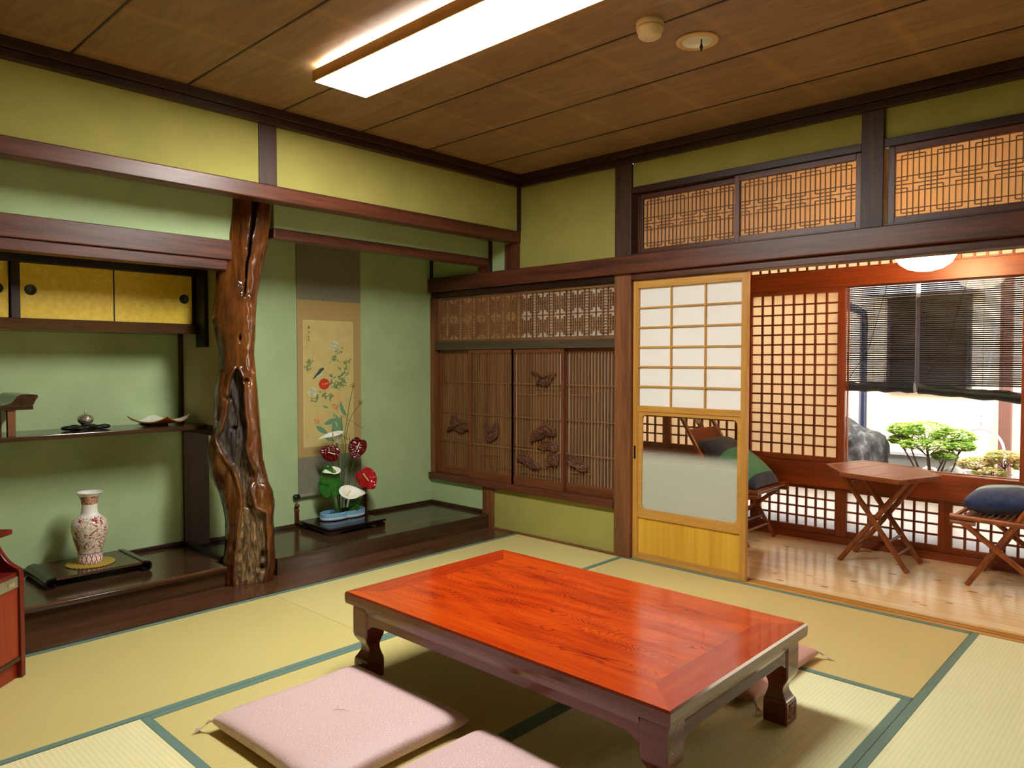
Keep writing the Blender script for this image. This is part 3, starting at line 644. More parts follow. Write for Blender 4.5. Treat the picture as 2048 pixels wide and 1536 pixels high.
# lamp over the veranda
t = thing('veranda_lamp', 'glowing warm white glass bowl lamp hanging above the veranda', 'ceiling lamp', (2.395, .62, 2.32))
MB().lathe([(.001, 0), (.07, 0), (.07, -.02), (.012, -.03), (.012, -.36), (.05, -.38), (.05, -.40), (.001, -.40)], 'darkmetal', (2.395, .62, 2.32), 24).build('lamp_stem', t)
MB().lathe([(.05, .115), (.10, .105), (.135, .08), (.15, .045), (.148, .01), (.125, -.03), (.085, -.058), (.04, -.07), (.001, -.073)], 'globe_glass', (2.395, .62, 1.776), 40).build('glass_bowl', t)
L = bpy.data.lights.new('bulb', 'POINT'); L.energy = WARM_W; L.color = (1, .68, .36); L.shadow_soft_size = .05
lo = bpy.data.objects.new('bulb', L); C.objects.link(lo); lo.location = (2.395, .62, 1.80); 

# ceiling fixture of the room
lx0, lx1, ly0, ly1 = .665, 2.04, -2.045, -1.765
t = thing('ceiling_lamp', 'long wooden box ceiling lamp with a bright white diffuser', 'ceiling lamp', ((lx0+lx1)/2, (ly0+ly1)/2, ZC))
hb = frame_mb(lx0, lx1, 2.428, 2.478, 0, 0, 0, 'beam_z')
hb = MB(); 
for a in ((lx0, lx1, ly0, ly0+.010), (lx0, lx1, ly1-.010, ly1), (lx0, lx0+.010, ly0+.01, ly1-.01), (lx1-.010, lx1, ly0+.01, ly1-.01)): hb.box(*a, 2.430, 2.478, 'cypress_x')
hb.build('wooden_frame', t, bevel=.001)
B(lx0+.010, lx1-.010, ly0+.010, ly1-.010, 2.4285, 2.434, 'lamp_panel').build('diffuser', t)
B(lx0+.06, lx1-.06, ly0+.05, ly1-.05, 2.478, 2.498, 'white_plastic').build('mount_plate', t)
tb_ = MB()
for yy in (ly0+.05, ly1-.05): tb_.tube([(lx0+.03, yy, 2.462), (lx1-.03, yy, 2.462)], .010, 'tube_glow', 10)
emit('tube_glow', (1, .97, .88, 1), 15); tb_.build('tube', t)

t = thing('smoke_detector', 'cream smoke detector on the ceiling beside the lamp', 'smoke detector', (1.954, -1.393, ZC))
MB().lathe([(.001, 0), (.052, 0), (.052, -.018), (.048, -.020), (.050, -.024), (.050, -.034), (.044, -.040), (.044, -.052), (.036, -.060), (.001, -.062)], 'white_plastic', (1.954, -1.393, ZC), 40).build('housing', t)
MB().lathe([(.0505, -.0195), (.0525, -.022), (.0505, -.0245)], 'gold_trim', (1.954, -1.393, ZC), 40).build('ring', t)
t = thing('downlight', 'round recessed ceiling downlight with a polished reflector', 'downlight', (2.004, -1.128, ZC))
MB().lathe([(.062, -.001), (.084, -.001), (.084, -.006), (.078, -.010), (.064, -.010), (.062, -.001)], 'ring_plastic', (2.004, -1.128, ZC), 40).build('rim', t)
MB().lathe([(.062, -.006), (.058, -.003), (.04, -.0015), (.001, -.001)], 'reflector', (2.004, -1.128, ZC), 40).build('reflector', t)
MB().lathe([(.001, 0), (.003, 0), (.003, -.016), (.007, -.028), (.004, -.04), (.001, -.046)], 'darkmetal', (2.02, -1.124, ZC-.001), 14).build('sprinkler_tip', t)

# ================================================================== GARDEN
struct('floor_garden', MB().box(-1.5, 7, YW+.06, 1.75, -.4, .18, 'garden').box(-1.5, 7, 1.75, 3.3, -.4, .30, 'garden'))
struct('wall_garden', B(-2, 8, 3.3, 3.4, -.4, 4.2, 'ext_wall'))
YG = 3.3
t = thing('neighbour_window', 'dark window with a metal hood on the outside wall seen through the blinds', 'window', (1.75, YG, 1.0))
B(1.46, 2.05, YG-.03, YG-.001, .98, 1.74, 'window_dark').build('pane', t)
frame_mb(1.43, 2.08, .95, 1.77, YG-.05, YG-.002, .03, 'roof').build('frame', t)  if False else None
solid('frame_dark', (44, 38, 44), .5)
frame_mb(1.43, 2.08, .95, 1.77, YG-.05, YG-.002, .03, 'frame_dark').build('frame', t)
MB().prism([(YG-.002, 1.90), (YG-.28, 1.80), (YG-.28, 1.785), (YG-.002, 1.80)], 'x', 1.31, 2.16, 'aluminium').build('hood', t)
B(1.40, 2.11, YG-.012, YG-.001, 1.02, 1.06, 'aluminium').build('rail', t)
dp = MB().tube([(1.06, YG-.06, 2.6), (1.06, YG-.06, 1.80), (1.08, YG-.06, 1.74), (1.19, YG-.06, 1.68), (1.235, YG-.06, 1.65), (1.24, YG-.06, 1.58), (1.24, YG-.06, .1)], .034, 'pipe_navy', 12)
tag(dp.build('drainpipe', origin=(1.24, YG-.06, .3)), 'dark navy drainpipe running down the pale outside wall behind the boulder', 'drainpipe')
tag(B(2.285, 2.37, YG-.07, YG-.001, .30, 3.6, 'pipe_brown').build('wooden_post', origin=(2.33, YG, .3), bevel=.004), 'brown post on the outside wall at the right of the window', 'post')
# boulder
def blob(c, sx, sy, sz, seed, mat, amp=.22, n=40):
    mb = MB()
    def fn(u, v):
        a = 2*math.pi*u; b = math.pi*(v-.5); d = Vector((math.cos(a)*math.cos(b), math.sin(a)*math.cos(b), math.sin(b)))
        k = 1+amp*noise.noise(d*1.3+Vector((seed, 0, 0)))+amp*.35*noise.noise(d*4+Vector((seed, 3, 0)))+amp*.18*noise.noise(d*11+Vector((seed, 7, 0)))
        sp = Vector([math.copysign(abs(q)**.8, q) for q in d])
        return (c[0]+sx*sp.x*k, c[1]+sy*sp.y*k, c[2]+sz*sp.z*k)
    mb.grid(fn, n, n//2+1, mat, True, True); return mb
tag(blob((1.42, 2.15, .40), .30, .30, .36, 1.0, 'rock', .24, 90).build('boulder', origin=(1.42, 2.15, .2)), 'large dark grey boulder outside beyond the veranda window', 'boulder')
edge = MB().box(.5, 2.15, 2.62, 2.70, .28, .47, 'concrete').box(.5, 2.15, 2.60, 2.72, .47, .495, 'pale_stone'); tag(edge.build('garden_kerb', origin=(1.3, 2.66, .28)), 'low concrete kerb with a white top behind the clipped bush', 'kerb')
rnd = random.Random(11)
STONES = [(1.98, 2.50, .060), (2.14, 2.46, .072), (2.22, 2.40, .050), (2.34, 2.48, .078), (2.46, 2.40, .062), (2.58, 2.48, .075), (2.70, 2.42, .060), (2.80, 2.50, .070)]
LOOKS = [('pale_stone', 'pale rounded stone beside the white-topped kerb'), ('concrete', 'grey garden stone between the clipped bush and the hose'), ('pale_stone', 'smallest of the pale garden stones below the window'), ('pale_stone', 'large pale stone in front of the hose arch'), ('rock', 'dark speckled stone behind the reddish bush'), ('pale_stone', 'big white stone behind the reddish bush, right of the dark one'), ('concrete', 'dull grey stone near the right post of the window'), ('pale_stone', 'rightmost pale stone, by the right post of the window')]
for i, ((x, y, s_), (m_, lab)) in enumerate(zip(STONES, LOOKS)):
    tag(blob((x, y, .30+s_*.85), s_*1.05, s_*.8, s_*.95, i*3.1, m_, .3, 18).build('garden_stone', origin=(x, y, .30)), lab, 'stone', 'stones in the garden bed')
def bush(cx, cy, z0, blobs, mat, label, seed, nl, ls):
    t = thing('azalea_bush', label, 'bush', (cx, cy, z0)); rnd = random.Random(seed); lf = MB(); st = MB()
    for (bx, by, bz, rx, ry, rz) in blobs:
        base = Vector((cx+(bx-cx)*.25, cy, z0)); end = Vector((bx, by, bz-rz*.4)); mid = (base+end)/2+Vector((rnd.uniform(-.03, .03), 0, -.02))
        st.tube(cat_pts([base, mid, end], 4), [.009]*4+[.006]*4+[.004], 'twig', 6)
        for q in range(5):
            e2 = Vector((bx+rnd.uniform(-.8, .8)*rx, by+rnd.uniform(-.6, .6)*ry, bz+rnd.uniform(-.3, .4)*rz)); st.tube([mid.lerp(end, .6), e2], .003, 'twig', 5)
        for q in range(nl):
            a = rnd.random()*6.283; u = rnd.uniform(-.7, 1); r = math.sqrt(1-u*u)*rnd.uniform(.75, 1.03)
            p = Vector((bx+rx*r*math.cos(a), by+ry*r*math.sin(a), bz+rz*u*rnd.uniform(.8, 1.05)))
            for w_ in range(5):
                b = a+w_*1.257; d = Vector((math.cos(b), math.sin(b), .25+rnd.uniform(-.2, .3))).normalized(); s = ls*rnd.uniform(.7, 1.2); sd = d.cross(Vector((0, 0, 1))).normalized()*s*.32
                q0 = p; q1 = p+d*s*.5+sd; q2 = p+d*s; q3 = p+d*s*.5-sd; lf.add([q0, q1, q2, q3], [(0, 1, 2, 3)], mat)
    lf.build('foliage', t)['kind'] = 'stuff'; st.build('branches', t)
bush(2.02, 2.35, .30, [(1.835, 2.37, .69, .13, .11, .055), (1.98, 2.32, .70, .19, .15, .07), (2.16, 2.36, .66, .15, .13, .06), (2.02, 2.22, .60, .19, .12, .05), (1.80, 2.37, .61, .08, .08, .04), (2.22, 2.28, .60, .10, .1, .045), (2.14, 2.2, .53, .08, .08, .035)], 'bush_leaf', 'light green clipped bush beside the boulder outside the window', 5, 520, .021)
bush(2.48, 2.1, .30, [(2.36, 2.1, .50, .11, .1, .05), (2.52, 2.12, .56, .12, .1, .05), (2.66, 2.1, .52, .10, .1, .05), (2.45, 2.02, .46, .1, .08, .04)], 'bush_leaf_red', 'small bush with reddish tips at the right below the window', 8, 300, .022)
hs = [(2.16, 2.8, .32), (2.09, 2.8, .48), (2.11, 2.8, .60), (2.16, 2.8, .67), (2.25, 2.8, .70), (2.34, 2.8, .665), (2.395, 2.8, .58), (2.41, 2.8, .42), (2.41, 2.8, .305)]
tag(MB().tube(cat_pts(hs, 6), .0095, 'hose', 10).build('garden_hose', origin=(2.25, 2.8, .3)), 'white hose arching up from the garden bed in front of the outside wall', 'hose')
th = thing('water_tap', 'small pale tap on a thin pipe above the white hose arch', 'tap', (2.25, 2.82, .71))
MB().lathe([(.001, 0), (.016, 0), (.016, .03), (.022, .034), (.022, .05), (.013, .055), (.013, .085), (.02, .09), (.02, .10), (.001, .102)], 'hose', (2.25, 2.82, .712), 16).build('valve', th)
MB().tube([(2.25, 2.82, .815), (2.26, 2.84, 1.0), (2.27, YG-.02, 1.6)], .006, 'hose', 8).build('pipe', th)

# ================================================================== ALCOVES
# tree trunk used as the alcove pillar
T = Vector((-.338, -1.842, 0)); DC = Vector((.890, -.455, 0)); RT = Vector((.455, .890, 0))
SIL = [(2.31, -.10, .135), (2.131, -0.098, 0.132), (2.022, -0.104, 0.126), (1.884, -0.121, 0.114), (1.774, -0.143, 0.091), (1.691, -0.159, 0.067), (1.554, -0.173, 0.047), (1.453, -0.187, 0.043), (1.39, -0.173, 0.04), (1.281, -0.151, 0.031), (1.17, -0.147, 0.04), (1.146, -0.156, 0.04), (1.058, -0.174, 0.049), (0.967, -0.18, 0.049), (0.895, -0.176, 0.053), (0.832, -0.187, 0.061), (0.78, -0.2, 0.068), (0.709, -0.209, 0.075), (0.617, -0.205, 0.085), (0.561, -0.185, 0.095), (0.487, -0.16, 0.119), (0.414, -0.138, 0.129), (0.324, -0.128, 0.125), (0.231, -0.129, 0.13), (0.143, -0.138, 0.137), (0.079, -0.144, 0.136), (0.015, -0.147, 0.122), (-0.022, -0.143, 0.103)]
GR = [(1.183, -0.060, -0.056), (1.121, -0.089, -0.03), (1.062, -0.098, -0.028), (1.0, -0.101, -0.026), (0.931, -0.112, -0.023), (0.869, -0.125, -0.013), (0.815, -0.160, -0.014), (0.756, -0.147, -0.023), (0.702, -0.115, -0.010), (0.648, -0.078, 0.005), (0.578, -0.050, 0.005), (0.492, -0.035, 0.0), (0.422, -0.037, 0.025), (0.385, -0.043, 0.079), (0.351, -0.048, 0.079), (0.262, -0.057, 0.085), (0.175, -0.067, 0.087), (0.105, -0.074, 0.085), (0.034, -0.078, 0.071), (-.02, -.078, .065)]
CR = [(2.31, .035, .068), (2.098, 0.031, 0.062), (1.992, 0.027, 0.045), (1.85, 0.009, 0.023), (1.709, -0.009, 0.001), (1.581, -0.0155, -0.0095)]
HOLES = [(1.345, -.040, .006, .020), (1.02, -.105, .016, .014), (.855, -.075, .014, .010), (.60, .012, .016, .05), (.155, .065, .012, .025), (.085, .06, .012, .018), (1.115, -.012, .014, .014)]
KNOBS = [(1.40, .036, .010, .012), (1.155, .038, .010, .012), (1.62, -.045, .014, .014), (1.13, -.02, .022, .028), (.66, -.16, .03, .06), (.47, .06, .03, .05), (1.565, -.030, .008, .014), (1.56, .015, .010, .014)]
NZ, NA = 300, 150
verts = []; core = []
def sm(x): x = max(0, min(1, x)); return x*x*(3-2*x)
for j in range(NZ):
    z = .0+2.31*j/(NZ-1); l = interp(SIL, z, 1); r = interp(SIL, z, 2); cs = (l+r)/2; wd = (r-l)/2
    dp = min(.115, .55*wd+.045)
    wob = .004*noise.noise(Vector((z*5, 1, 2)))
    for i in range(NA):
        a = 2*math.pi*i/NA; s_ = cs+wd*math.sin(a)+wob; ca = math.cos(a); d = dp*math.copysign(abs(ca)**.75, ca); k = 0
        P3 = Vector((s_*7, d*7, z*3))
        rip = .008*noise.noise(P3)+.004*noise.noise(P3*3.1)+.0016*noise.noise(P3*8)
        s_ += rip*math.sin(a); d += rip*math.copysign(1, ca)*abs(ca)
        if ca > 0:
            for tab, depth, edge, lip in ((GR, .052, .010, .014), (CR, .085, .007, .002)):
                lo, hi = min(t_[0] for t_ in tab), max(t_[0] for t_ in tab)
                if lo-.02 <= z <= hi+.005:
                    g0 = interp(tab, z, 1); g1 = interp(tab, z, 2)
                    g0 += .005*noise.noise(Vector((z*22, 5, 0))); g1 += .005*noise.noise(Vector((z*22, 9, 0)))
                    ins = min(s_-g0, g1-s_); f = sm((ins+edge*.4)/edge) if g1-g0 > .003 else 0
                    f *= sm((hi-z)/.03+.1) if hi < 2 else 1
                    rough = .5+.5*noise.noise(Vector((s_*38, z*7, 4)))+.35*noise.noise(Vector((s_*90, z*18, 8)))
                    base = depth*(.55+.75*rough) if tab is GR else depth
                    if tab is GR and z < .42: base *= .62
                    d -= f*base; k = max(k, f)
                    out = -ins
                    if 0 < out < .04: d += lip*math.exp(-((out-.010)/.012)**2)*(1 if tab is GR else .6)
            for hz, hs_, rs_, rz_ in HOLES:
                q = ((s_-hs_)/rs_)**2+((z-hz)/rz_)**2
                if q < 4: d -= .05*math.exp(-q*1.6)
            for hz, hs_, rs_, rz_ in KNOBS:
                q = ((s_-hs_)/rs_)**2+((z-hz)/rz_)**2
                if q < 6: d += .014*math.exp(-q)
        verts.append(T+DC*d+RT*s_+Vector((0, 0, z))); core.append(k)
faces = [(j*NA+i, j*NA+(i+1) % NA, (j+1)*NA+(i+1) % NA, (j+1)*NA+i) for j in range(NZ-1) for i in range(NA)]
faces += [tuple(range(NA-1, -1, -1)), tuple((NZ-1)*NA+i for i in range(NA))]
mb = MB(); mb.add(verts, faces, 'trunk', True)
tr = mb.build('tree_trunk_pillar', origin=(T.x, T.y, 0)); at = tr.data.attributes.new('core', 'FLOAT', 'POINT'); at.data.foreach_set('value', core)
tag(tr, 'gnarled lacquered tree trunk standing as a pillar between the two alcoves', 'pillar')

# wall cupboard with golden sliding doors
cb = thing('wall_cupboard', 'shallow wall cupboard with golden sliding doors above the alcove shelf', 'cupboard', (-.80, -2.9, 1.37))
yr = -1.975
hb = MB().box(-.95, -.665, -3.9, yr, 1.372, 1.428, 'lacquer_y').box(-.95, -.665, -3.9, yr, 1.70, 1.80, 'black').box(-.95, -.70, yr-.012, yr, 1.428, 1.70, 'black').box(-.95, -.93, -3.9, yr, 1.43, 1.70, 'black')
hb.build('case', cb, bevel=.003)
B(-.70, -.665, -2.872, -2.838, 1.428, 1.70, 'darkbeam_z').build('divider', cb); B(-.70, -.665, -3.80, -3.766, 1.428, 1.70, 'darkbeam_z').build('divider', cb)
B(-.695, -.58, -1.975, -1.951, 1.298, 1.80, 'black').build('hanging_post', cb, bevel=.002)
for y0, y1, xf, py in ((-2.838, -2.405, -.684, -2.787), (-2.415, -1.988, -.694, -2.038), (-3.30, -2.872, -.684, -2.925), (-3.766, -3.29, -.694, -3.70)):
    d = MB().box(xf-.010, xf, y0, y1, 1.430, 1.698, 'gold_paper').build('sliding_door', cb)
    e = .007; [B(xf, xf+.002, q, q+e, 1.430, 1.698, 'black').build('door_edge', d) for q in (y0, y1-e)]
    prof = [(.026, 0), (.026, .003), (.021, .004), (.019, .001), (.001, .0005)]
    v = []; F2 = []; n_ = 28
    for k in range(n_):
        a = 2*math.pi*k/n_
        for r_, h_ in prof: v.append((xf+h_, py+r_*math.cos(a), 1.568+r_*math.sin(a)))
    for k in range(n_):
        for i in range(4): F2.append((k*5+i, ((k+1) % n_)*5+i, ((k+1) % n_)*5+i+1, k*5+i+1))
    MB().add(v, F2[:], 'darkmetal', True).build('finger_pull', d)

# staggered shelf
sh = thing('alcove_shelf', 'dark polished alcove shelf with a stepped upper board and curled end', 'shelf', (-.78, -2.9, .858))
B(-.95, -.61, -3.9, -1.952, .833, .858, 'lacquer_y').build('lower_board', sh, bevel=.003)
B(-.95, -.62, -3.9, -2.80, .985, 1.008, 'lacquer_y').build('upper_board', sh, bevel=.003)
B(-.66, -.63, -2.905, -2.872, .858, .985, 'post_z').build('support_post', sh, bevel=.002); B(-.93, -.90, -2.905, -2.872, .858, .985, 'post_z').build('support_post', sh, bevel=.002)
cv = cat_pts([(-2.925, 1.009), (-2.89, 1.022), (-2.86, 1.055), (-2.825, 1.060), (-2.783, 1.056)], 5)
low = cat_pts([(-2.779, 1.046), (-2.79, 1.030), (-2.80, 1.008)], 4)
pts = [(p[0], p[1]) for p in cv]+[(p[0], p[1]) for p in low]+[(-2.925, 1.008)]
MB().prism(pts, 'x', -.95, -.62, 'lacquer_x').build('curled_end', sh)

# incense burner and its stand, square dish
t = thing('burner_stand', 'small black lobed stand under the silver incense burner', 'stand', (-.775, -2.525, .858))
m = MB()
for k, (dx, dy) in enumerate(((0, -.085), (0, .085), (-.05, -.04), (-.05, .04), (.045, -.045), (.045, .045), (.0, 0))): m.sphere((-.775+dx, -2.525+dy, .872), .026, 'black', 8, 1.1, 1.3, .5)
m.build('lobed_base', t)
t = thing('incense_burner', 'small silver incense burner with a pointed lid on the black stand', 'burner', (-.765, -2.53, .884))
c_ = (-.765, -2.53, .884)
MB().lathe([(.001, 0), (.022, 0), (.022, .006), (.030, .012), (.038, .024), (.040, .034), (.036, .042), (.001, .042)], 'silver', c_, 32).build('body', t)
MB().lathe([(.037, .042), (.034, .048), (.020, .056), (.008, .060), (.004, .064), (.006, .070), (.003, .078), (.001, .080)], 'silver', c_, 32).build('lid', t)
t = thing('square_dish', 'brown square dish with upturned corners on the alcove shelf', 'dish', (-.80, -2.14, .858))
def dish(u, v):
    a, b = 2*u-1, 2*v-1; h = .008+.030*(a*a*b*b*.7+.45*(a*a+b*b))
    ra = .125*(1-.06*b*b); X, Y = a*ra, b*ra; c2 = math.cos(R(38)); s2 = math.sin(R(38)); return (-.80+X*c2-Y*s2, -2.14+X*s2+Y*c2, .862+h)
m = MB(); m.grid(dish, 21, 21, 'dish_in'); m.build('bowl', t)
m = MB(); m.grid(lambda u, v: (dish(u, v)[0], dish(u, v)[1], dish(u, v)[2]-.006), 21, 21, 'dish_out'); 
ed = [(u/20, 0) for u in range(21)]+[(1, u/20) for u in range(1, 21)]+[(1-u/20, 1) for u in range(1, 21)]+[(0, 1-u/20) for u in range(1, 20)]
vv = [dish(*e) for e in ed]+[(dish(*e)[0], dish(*e)[1], dish(*e)[2]-.006) for e in ed]; n_ = len(ed)
m.add(vv, [(i, (i+1) % n_, n_+(i+1) % n_, n_+i) for i in range(n_)], 'dish_out'); m.build('underside', t)
MB().lathe([(.001, 0), (.045, 0), (.042, .008), (.038, .014), (.001, .014)], 'dish_out', (-.80, -2.14, .858), 28).build('foot', t)

# low scroll-footed stand, round mat and painted vase
t = thing('scroll_foot_stand', 'low dark table with curled feet under the painted vase', 'stand', (-.69, -2.545, .118))
B(-.87, -.52, -2.745, -2.345, .157, .17, 'lacquer_y').build('top', t, bevel=.002)
for s_, y in ((-1, -2.745), (1, -2.345)):
    prof = cat_pts([(y-.001*s_, .170), (y+.03*s_, .165), (y+.042*s_, .148), (y+.036*s_, .128), (y+.016*s_, .121), (y+.004*s_, .130), (y+.010*s_, .140)], 5)
    pr_in = [(p[0]-.0, p[1]) for p in prof]; th_ = .0055; out = []; inn = []
    for i, p in enumerate(prof):
        tn = (prof[min(i+1, len(prof)-1)]-prof[max(i-1, 0)]).normalized(); nr = Vector((-tn.y, tn.x)); out.append((p.x+nr.x*th_, p.y+nr.y*th_)); inn.append((p.x-nr.x*th_, p.y-nr.y*th_))
    m = MB()
    for i in range(len(prof)-1):
        q = [out[i], out[i+1], inn[i+1], inn[i]]; m.prism(q, 'x', -.87, -.52, 'blacklac')
    m.build('leg', t)
c_ = (-.69, -2.54, .170)
tag(MB().lathe([(.001, 0), (.112, 0), (.115, .003), (.112, .006), (.001, .006)], 'stripe_mat', c_, 48).build('round_mat', origin=c_), 'round yellow ribbed mat under the painted vase', 'mat')
c_ = (-.695, -2.54, .1762)
vp = cat_pts([(.052, 0), (.059, .002), (.059, .03), (.057, .052), (.060, .07), (.072, .11), (.082, .155), (.085, .19), (.078, .218), (.058, .238), (.042, .252), (.0375, .275), (.0365, .30), (.040, .325), (.048, .347), (.061, .364)], 4)
prof = [(.001, 0)]+[(p[0], p[1]) for p in vp]+[(.060, .367), (.055, .366), (.046, .352), (.034, .325), (.033, .27), (.001, .26)]
tag(MB().lathe(prof, 'porcelain', c_, 56).build('painted_vase', origin=c_), 'tall white porcelain vase painted with red dragons, on a yellow mat', 'vase')

# hanging scroll
XS = -.945
sc = thing('hanging_scroll', 'hanging scroll painted with peonies and a bird on the alcove wall', 'scroll', (-.945, -.93, .31))
def quad(m, y0, y1, z0, z1, x, mat): m.add([(x, y0, z0), (x, y1, z0), (x, y1, z1), (x, y0, z1)], [(0, 1, 2, 3)], mat)
m = MB().box(XS, XS+.003, -1.183, -.672, .31, .565, 'scroll_grey').box(XS, XS+.003, -1.183, -.672, 1.635, 2.03, 'scroll_grey').box(XS, XS+.003, -1.183, -.672, .565, 1.635, 'scroll_tan')
m.build('mount', sc)
p_ = MB().box(XS+.003, XS+.0042, -1.141, -.739, .632, 1.498, 'p_line').build('border_line', sc)
p_ = MB().box(XS+.0042, XS+.005, -1.137, -.743, .636, 1.494, 'scroll_cream'); rnd = random.Random(4)
xo = [XS+.0052]
def PP(u, v): return (-1.137+.394*u, 1.494-.858*v)      # painting coordinates, 0..1 from top left
def poly(pts, mat, loc=None):
    xo[0] += .000012; p_.add([(xo[0], )+tuple(q) for q in pts], [tuple(range(len(pts)))], mat)
def blossom(u, v, r, mat, mat2, petals=7):
    cy, cz = PP(u, v)
    for ring, rr_, mm in ((0, 1.0, mat), (1, .62, mat2), (2, .33, mat)):
        for k in range(petals):
            a = 2*math.pi*k/petals+ring*.5; c0 = (cy+math.cos(a)*r*rr_*.55, cz+math.sin(a)*r*rr_*.5); q = []
            for i in range(10): b = 2*math.pi*i/10; q.append((c0[0]+math.cos(b)*r*rr_*.5*(1+.12*math.sin(3*b+k)), c0[1]+math.sin(b)*r*rr_*.46))
            poly(q, mm if (k+ring) % 3 else mat2)
def leafp(u, v, ln, ang, mat, w=.32):
    cy, cz = PP(u, v); d = Vector((math.cos(ang), math.sin(ang))); n_ = Vector((-d.y, d.x)); q = []
    for t_, k in ((0, 0), (.25, .8), (.5, 1), (.75, .7), (1, 0), (.75, -.6), (.5, -1), (.25, -.8)): p = Vector((cy, cz))+d*ln*t_+n_*ln*w*.5*k; q.append((p.x, p.y))
    poly(q, mat)
def stroke(pts, w, mat):
    P_ = [Vector(PP(*p)) for p in pts]
    for a, b in zip(P_, P_[1:]):
        n_ = (b-a).normalized(); n_ = Vector((-n_.y, n_.x))*w; poly([tuple(a+n_), tuple(b+n_), tuple(b-n_), tuple(a-n_)], mat)
for st_ in ([(.62, .2), (.66, .3), (.72, .33), (.85, .32)], [(.86, .3), (.93, .38), (.86, .43), (.75, .5), (.7, .56), (.55, .52), (.4, .51)], [(.08, .42), (.12, .35), (.2, .26), (.22, .24)], [(.68, .58), (.66, .75)], [(.2, .78), (.45, .9)]): stroke(st_, .0011, 'p_green')
for (u, v, n_, sp) in ((.72, .24, 7, .09), (.57, .31, 7, .09), (.66, .29, 4, .06), (.88, .33, 8, .08), (.08, .38, 8, .06), (.13, .34, 6, .06), (.80, .42, 12, .10), (.72, .48, 14, .10), (.62, .52, 12, .09), (.77, .51, 10, .08), (.55, .46, 6, .07), (.38, .585, 7, .07), (.50, .60, 8, .07), (.22, .63, 8, .07)):
    for k in range(n_): leafp(u+rnd.uniform(-sp, sp)*.55, v+rnd.uniform(-sp, sp)*.30, rnd.uniform(.022, .040), rnd.uniform(-3, 3), rnd.choice(['p_green', 'p_green2', 'p_green']))
for (u, v, ln, an) in ((.22, .84, .12, -.55), (.38, .93, .10, -.4), (.62, .98, .16, 1.65), (.70, .97, .17, 1.5), (.78, .75, .09, 1.8), (.38, .83, .13, .25), (.86, .78, .10, 2.2), (.48, .70, .05, 2.8), (.60, .74, .04, -1.7), (.75, .88, .12, 2.0)): leafp(u, v, ln, an, 'p_teal', .3)
blossom(.62, .195, .036, 'p_white', 'p_shade'); blossom(.55, .205, .018, 'p_white', 'p_shade'); blossom(.40, .505, .042, 'p_red', 'p_red', 8); leafp(.38, .51, .05, .3, 'p_peach', .14); leafp(.36, .515, .02, 1.2, 'p_peach', .3)
blossom(.16, .565, .034, 'p_white', 'p_shade', 8); blossom(.68, .62, .030, 'p_peach', 'p_peach'); blossom(.62, .69, .028, 'p_peach', 'p_peach2'); blossom(.30, .78, .034, 'p_peach', 'p_peach'); blossom(.24, .80, .024, 'p_peach', 'p_peach2')
b = [PP(.17, .46), PP(.22, .43), PP(.26, .41), PP(.30, .385), PP(.36, .372), (PP(.40, .38)), PP(.38, .392), PP(.35, .402), PP(.32, .42), PP(.26, .437), PP(.19, .462)]; poly(b, 'p_bird')
poly([PP(.25, .44), PP(.32, .42), PP(.37, .40), PP(.35, .425), PP(.31, .44), PP(.27, .446)], 'p_white')
# column of brush writing and the signature beside it
gl = [[(0, 0, 1, 0), (.5, -.3, .5, 1), (0, .5, 1, .5), (.1, 1, .9, 1), (0, .7, -.1, 1.1)], [(.5, -.2, .1, .5), (.5, -.2, .9, .5), (.2, .5, .8, .5), (.5, .5, .5, 1)], [(0, .1, .9, .1), (.2, .1, .2, 1), (.8, .1, .7, .9), (.2, .55, .75, .55)], [(.1, 0, .9, 0), (.5, 0, .4, .8), (.1, .4, .9, .4), (.2, 1, .9, .9), (.8, .6, 1, 1)]]
def glyph(u, v, s_, g, mat='p_ink'):
    for a, b_, c, d in gl[g % 4]: stroke([(u+a*s_, v+b_*s_*.5), (u+c*s_, v+d*s_*.5)], s_*.028, mat)
for k, v in enumerate((.045, .085, .12, .145)): glyph(.085, v, .035-.003*k, k)
for k in range(6): glyph(.05, .09+.018*k, .016, k+1)
stroke([(.05, .205), (.075, .205), (.075, .217), (.05, .217), (.05, .205)], .0006, 'p_faint'); stroke([(.04, .905), (.07, .905), (.07, .93), (.04, .93), (.04, .905)], .0006, 'p_faint'); stroke([(.04, .917), (.07, .917)], .0006, 'p_faint')
p_.build('painting', sc)
MB().tube([(XS+.012, -1.19, .305), (XS+.012, -.665, .305)], .014, 'scroll_grey', 14).build('roller', sc)
for y0, y1 in ((-1.225, -1.183), (-.672, -.630)):
    MB().tube([(XS+.012, y0, .305), (XS+.012, y0+.008, .305), (XS+.012, y1-.008, .305), (XS+.012, y1, .305)], [.012, .018, .018, .014], 'black', 14).build('roller_knob', sc)
for y, side in ((-1.205, 'left'), (-.652, 'right')):
    w_ = thing('scroll_weight', 'reddish wooden scroll weight hanging from the %s end of the scroll roller' % side, 'weight', (XS+.02, y, .125), 'pair of scroll weights')
    z0 = .128
    MB().lathe([(.001, 0), (.013, 0), (.014, .004), (.013, .075), (.015, .08), (.015, .095), (.009, .100), (.001, .101)], 'wt_wood', (XS+.02, y, z0), 16).build('shaft', w_)
    MB().sphere((XS+.02, y, z0+.117), .017, 'wt_wood', 10).build('ball', w_)
    MB().tube([(XS+.02, y, z0+.13), (XS+.017, y, .292)], .0015, 'cord_dark', 6).build('cord', w_)

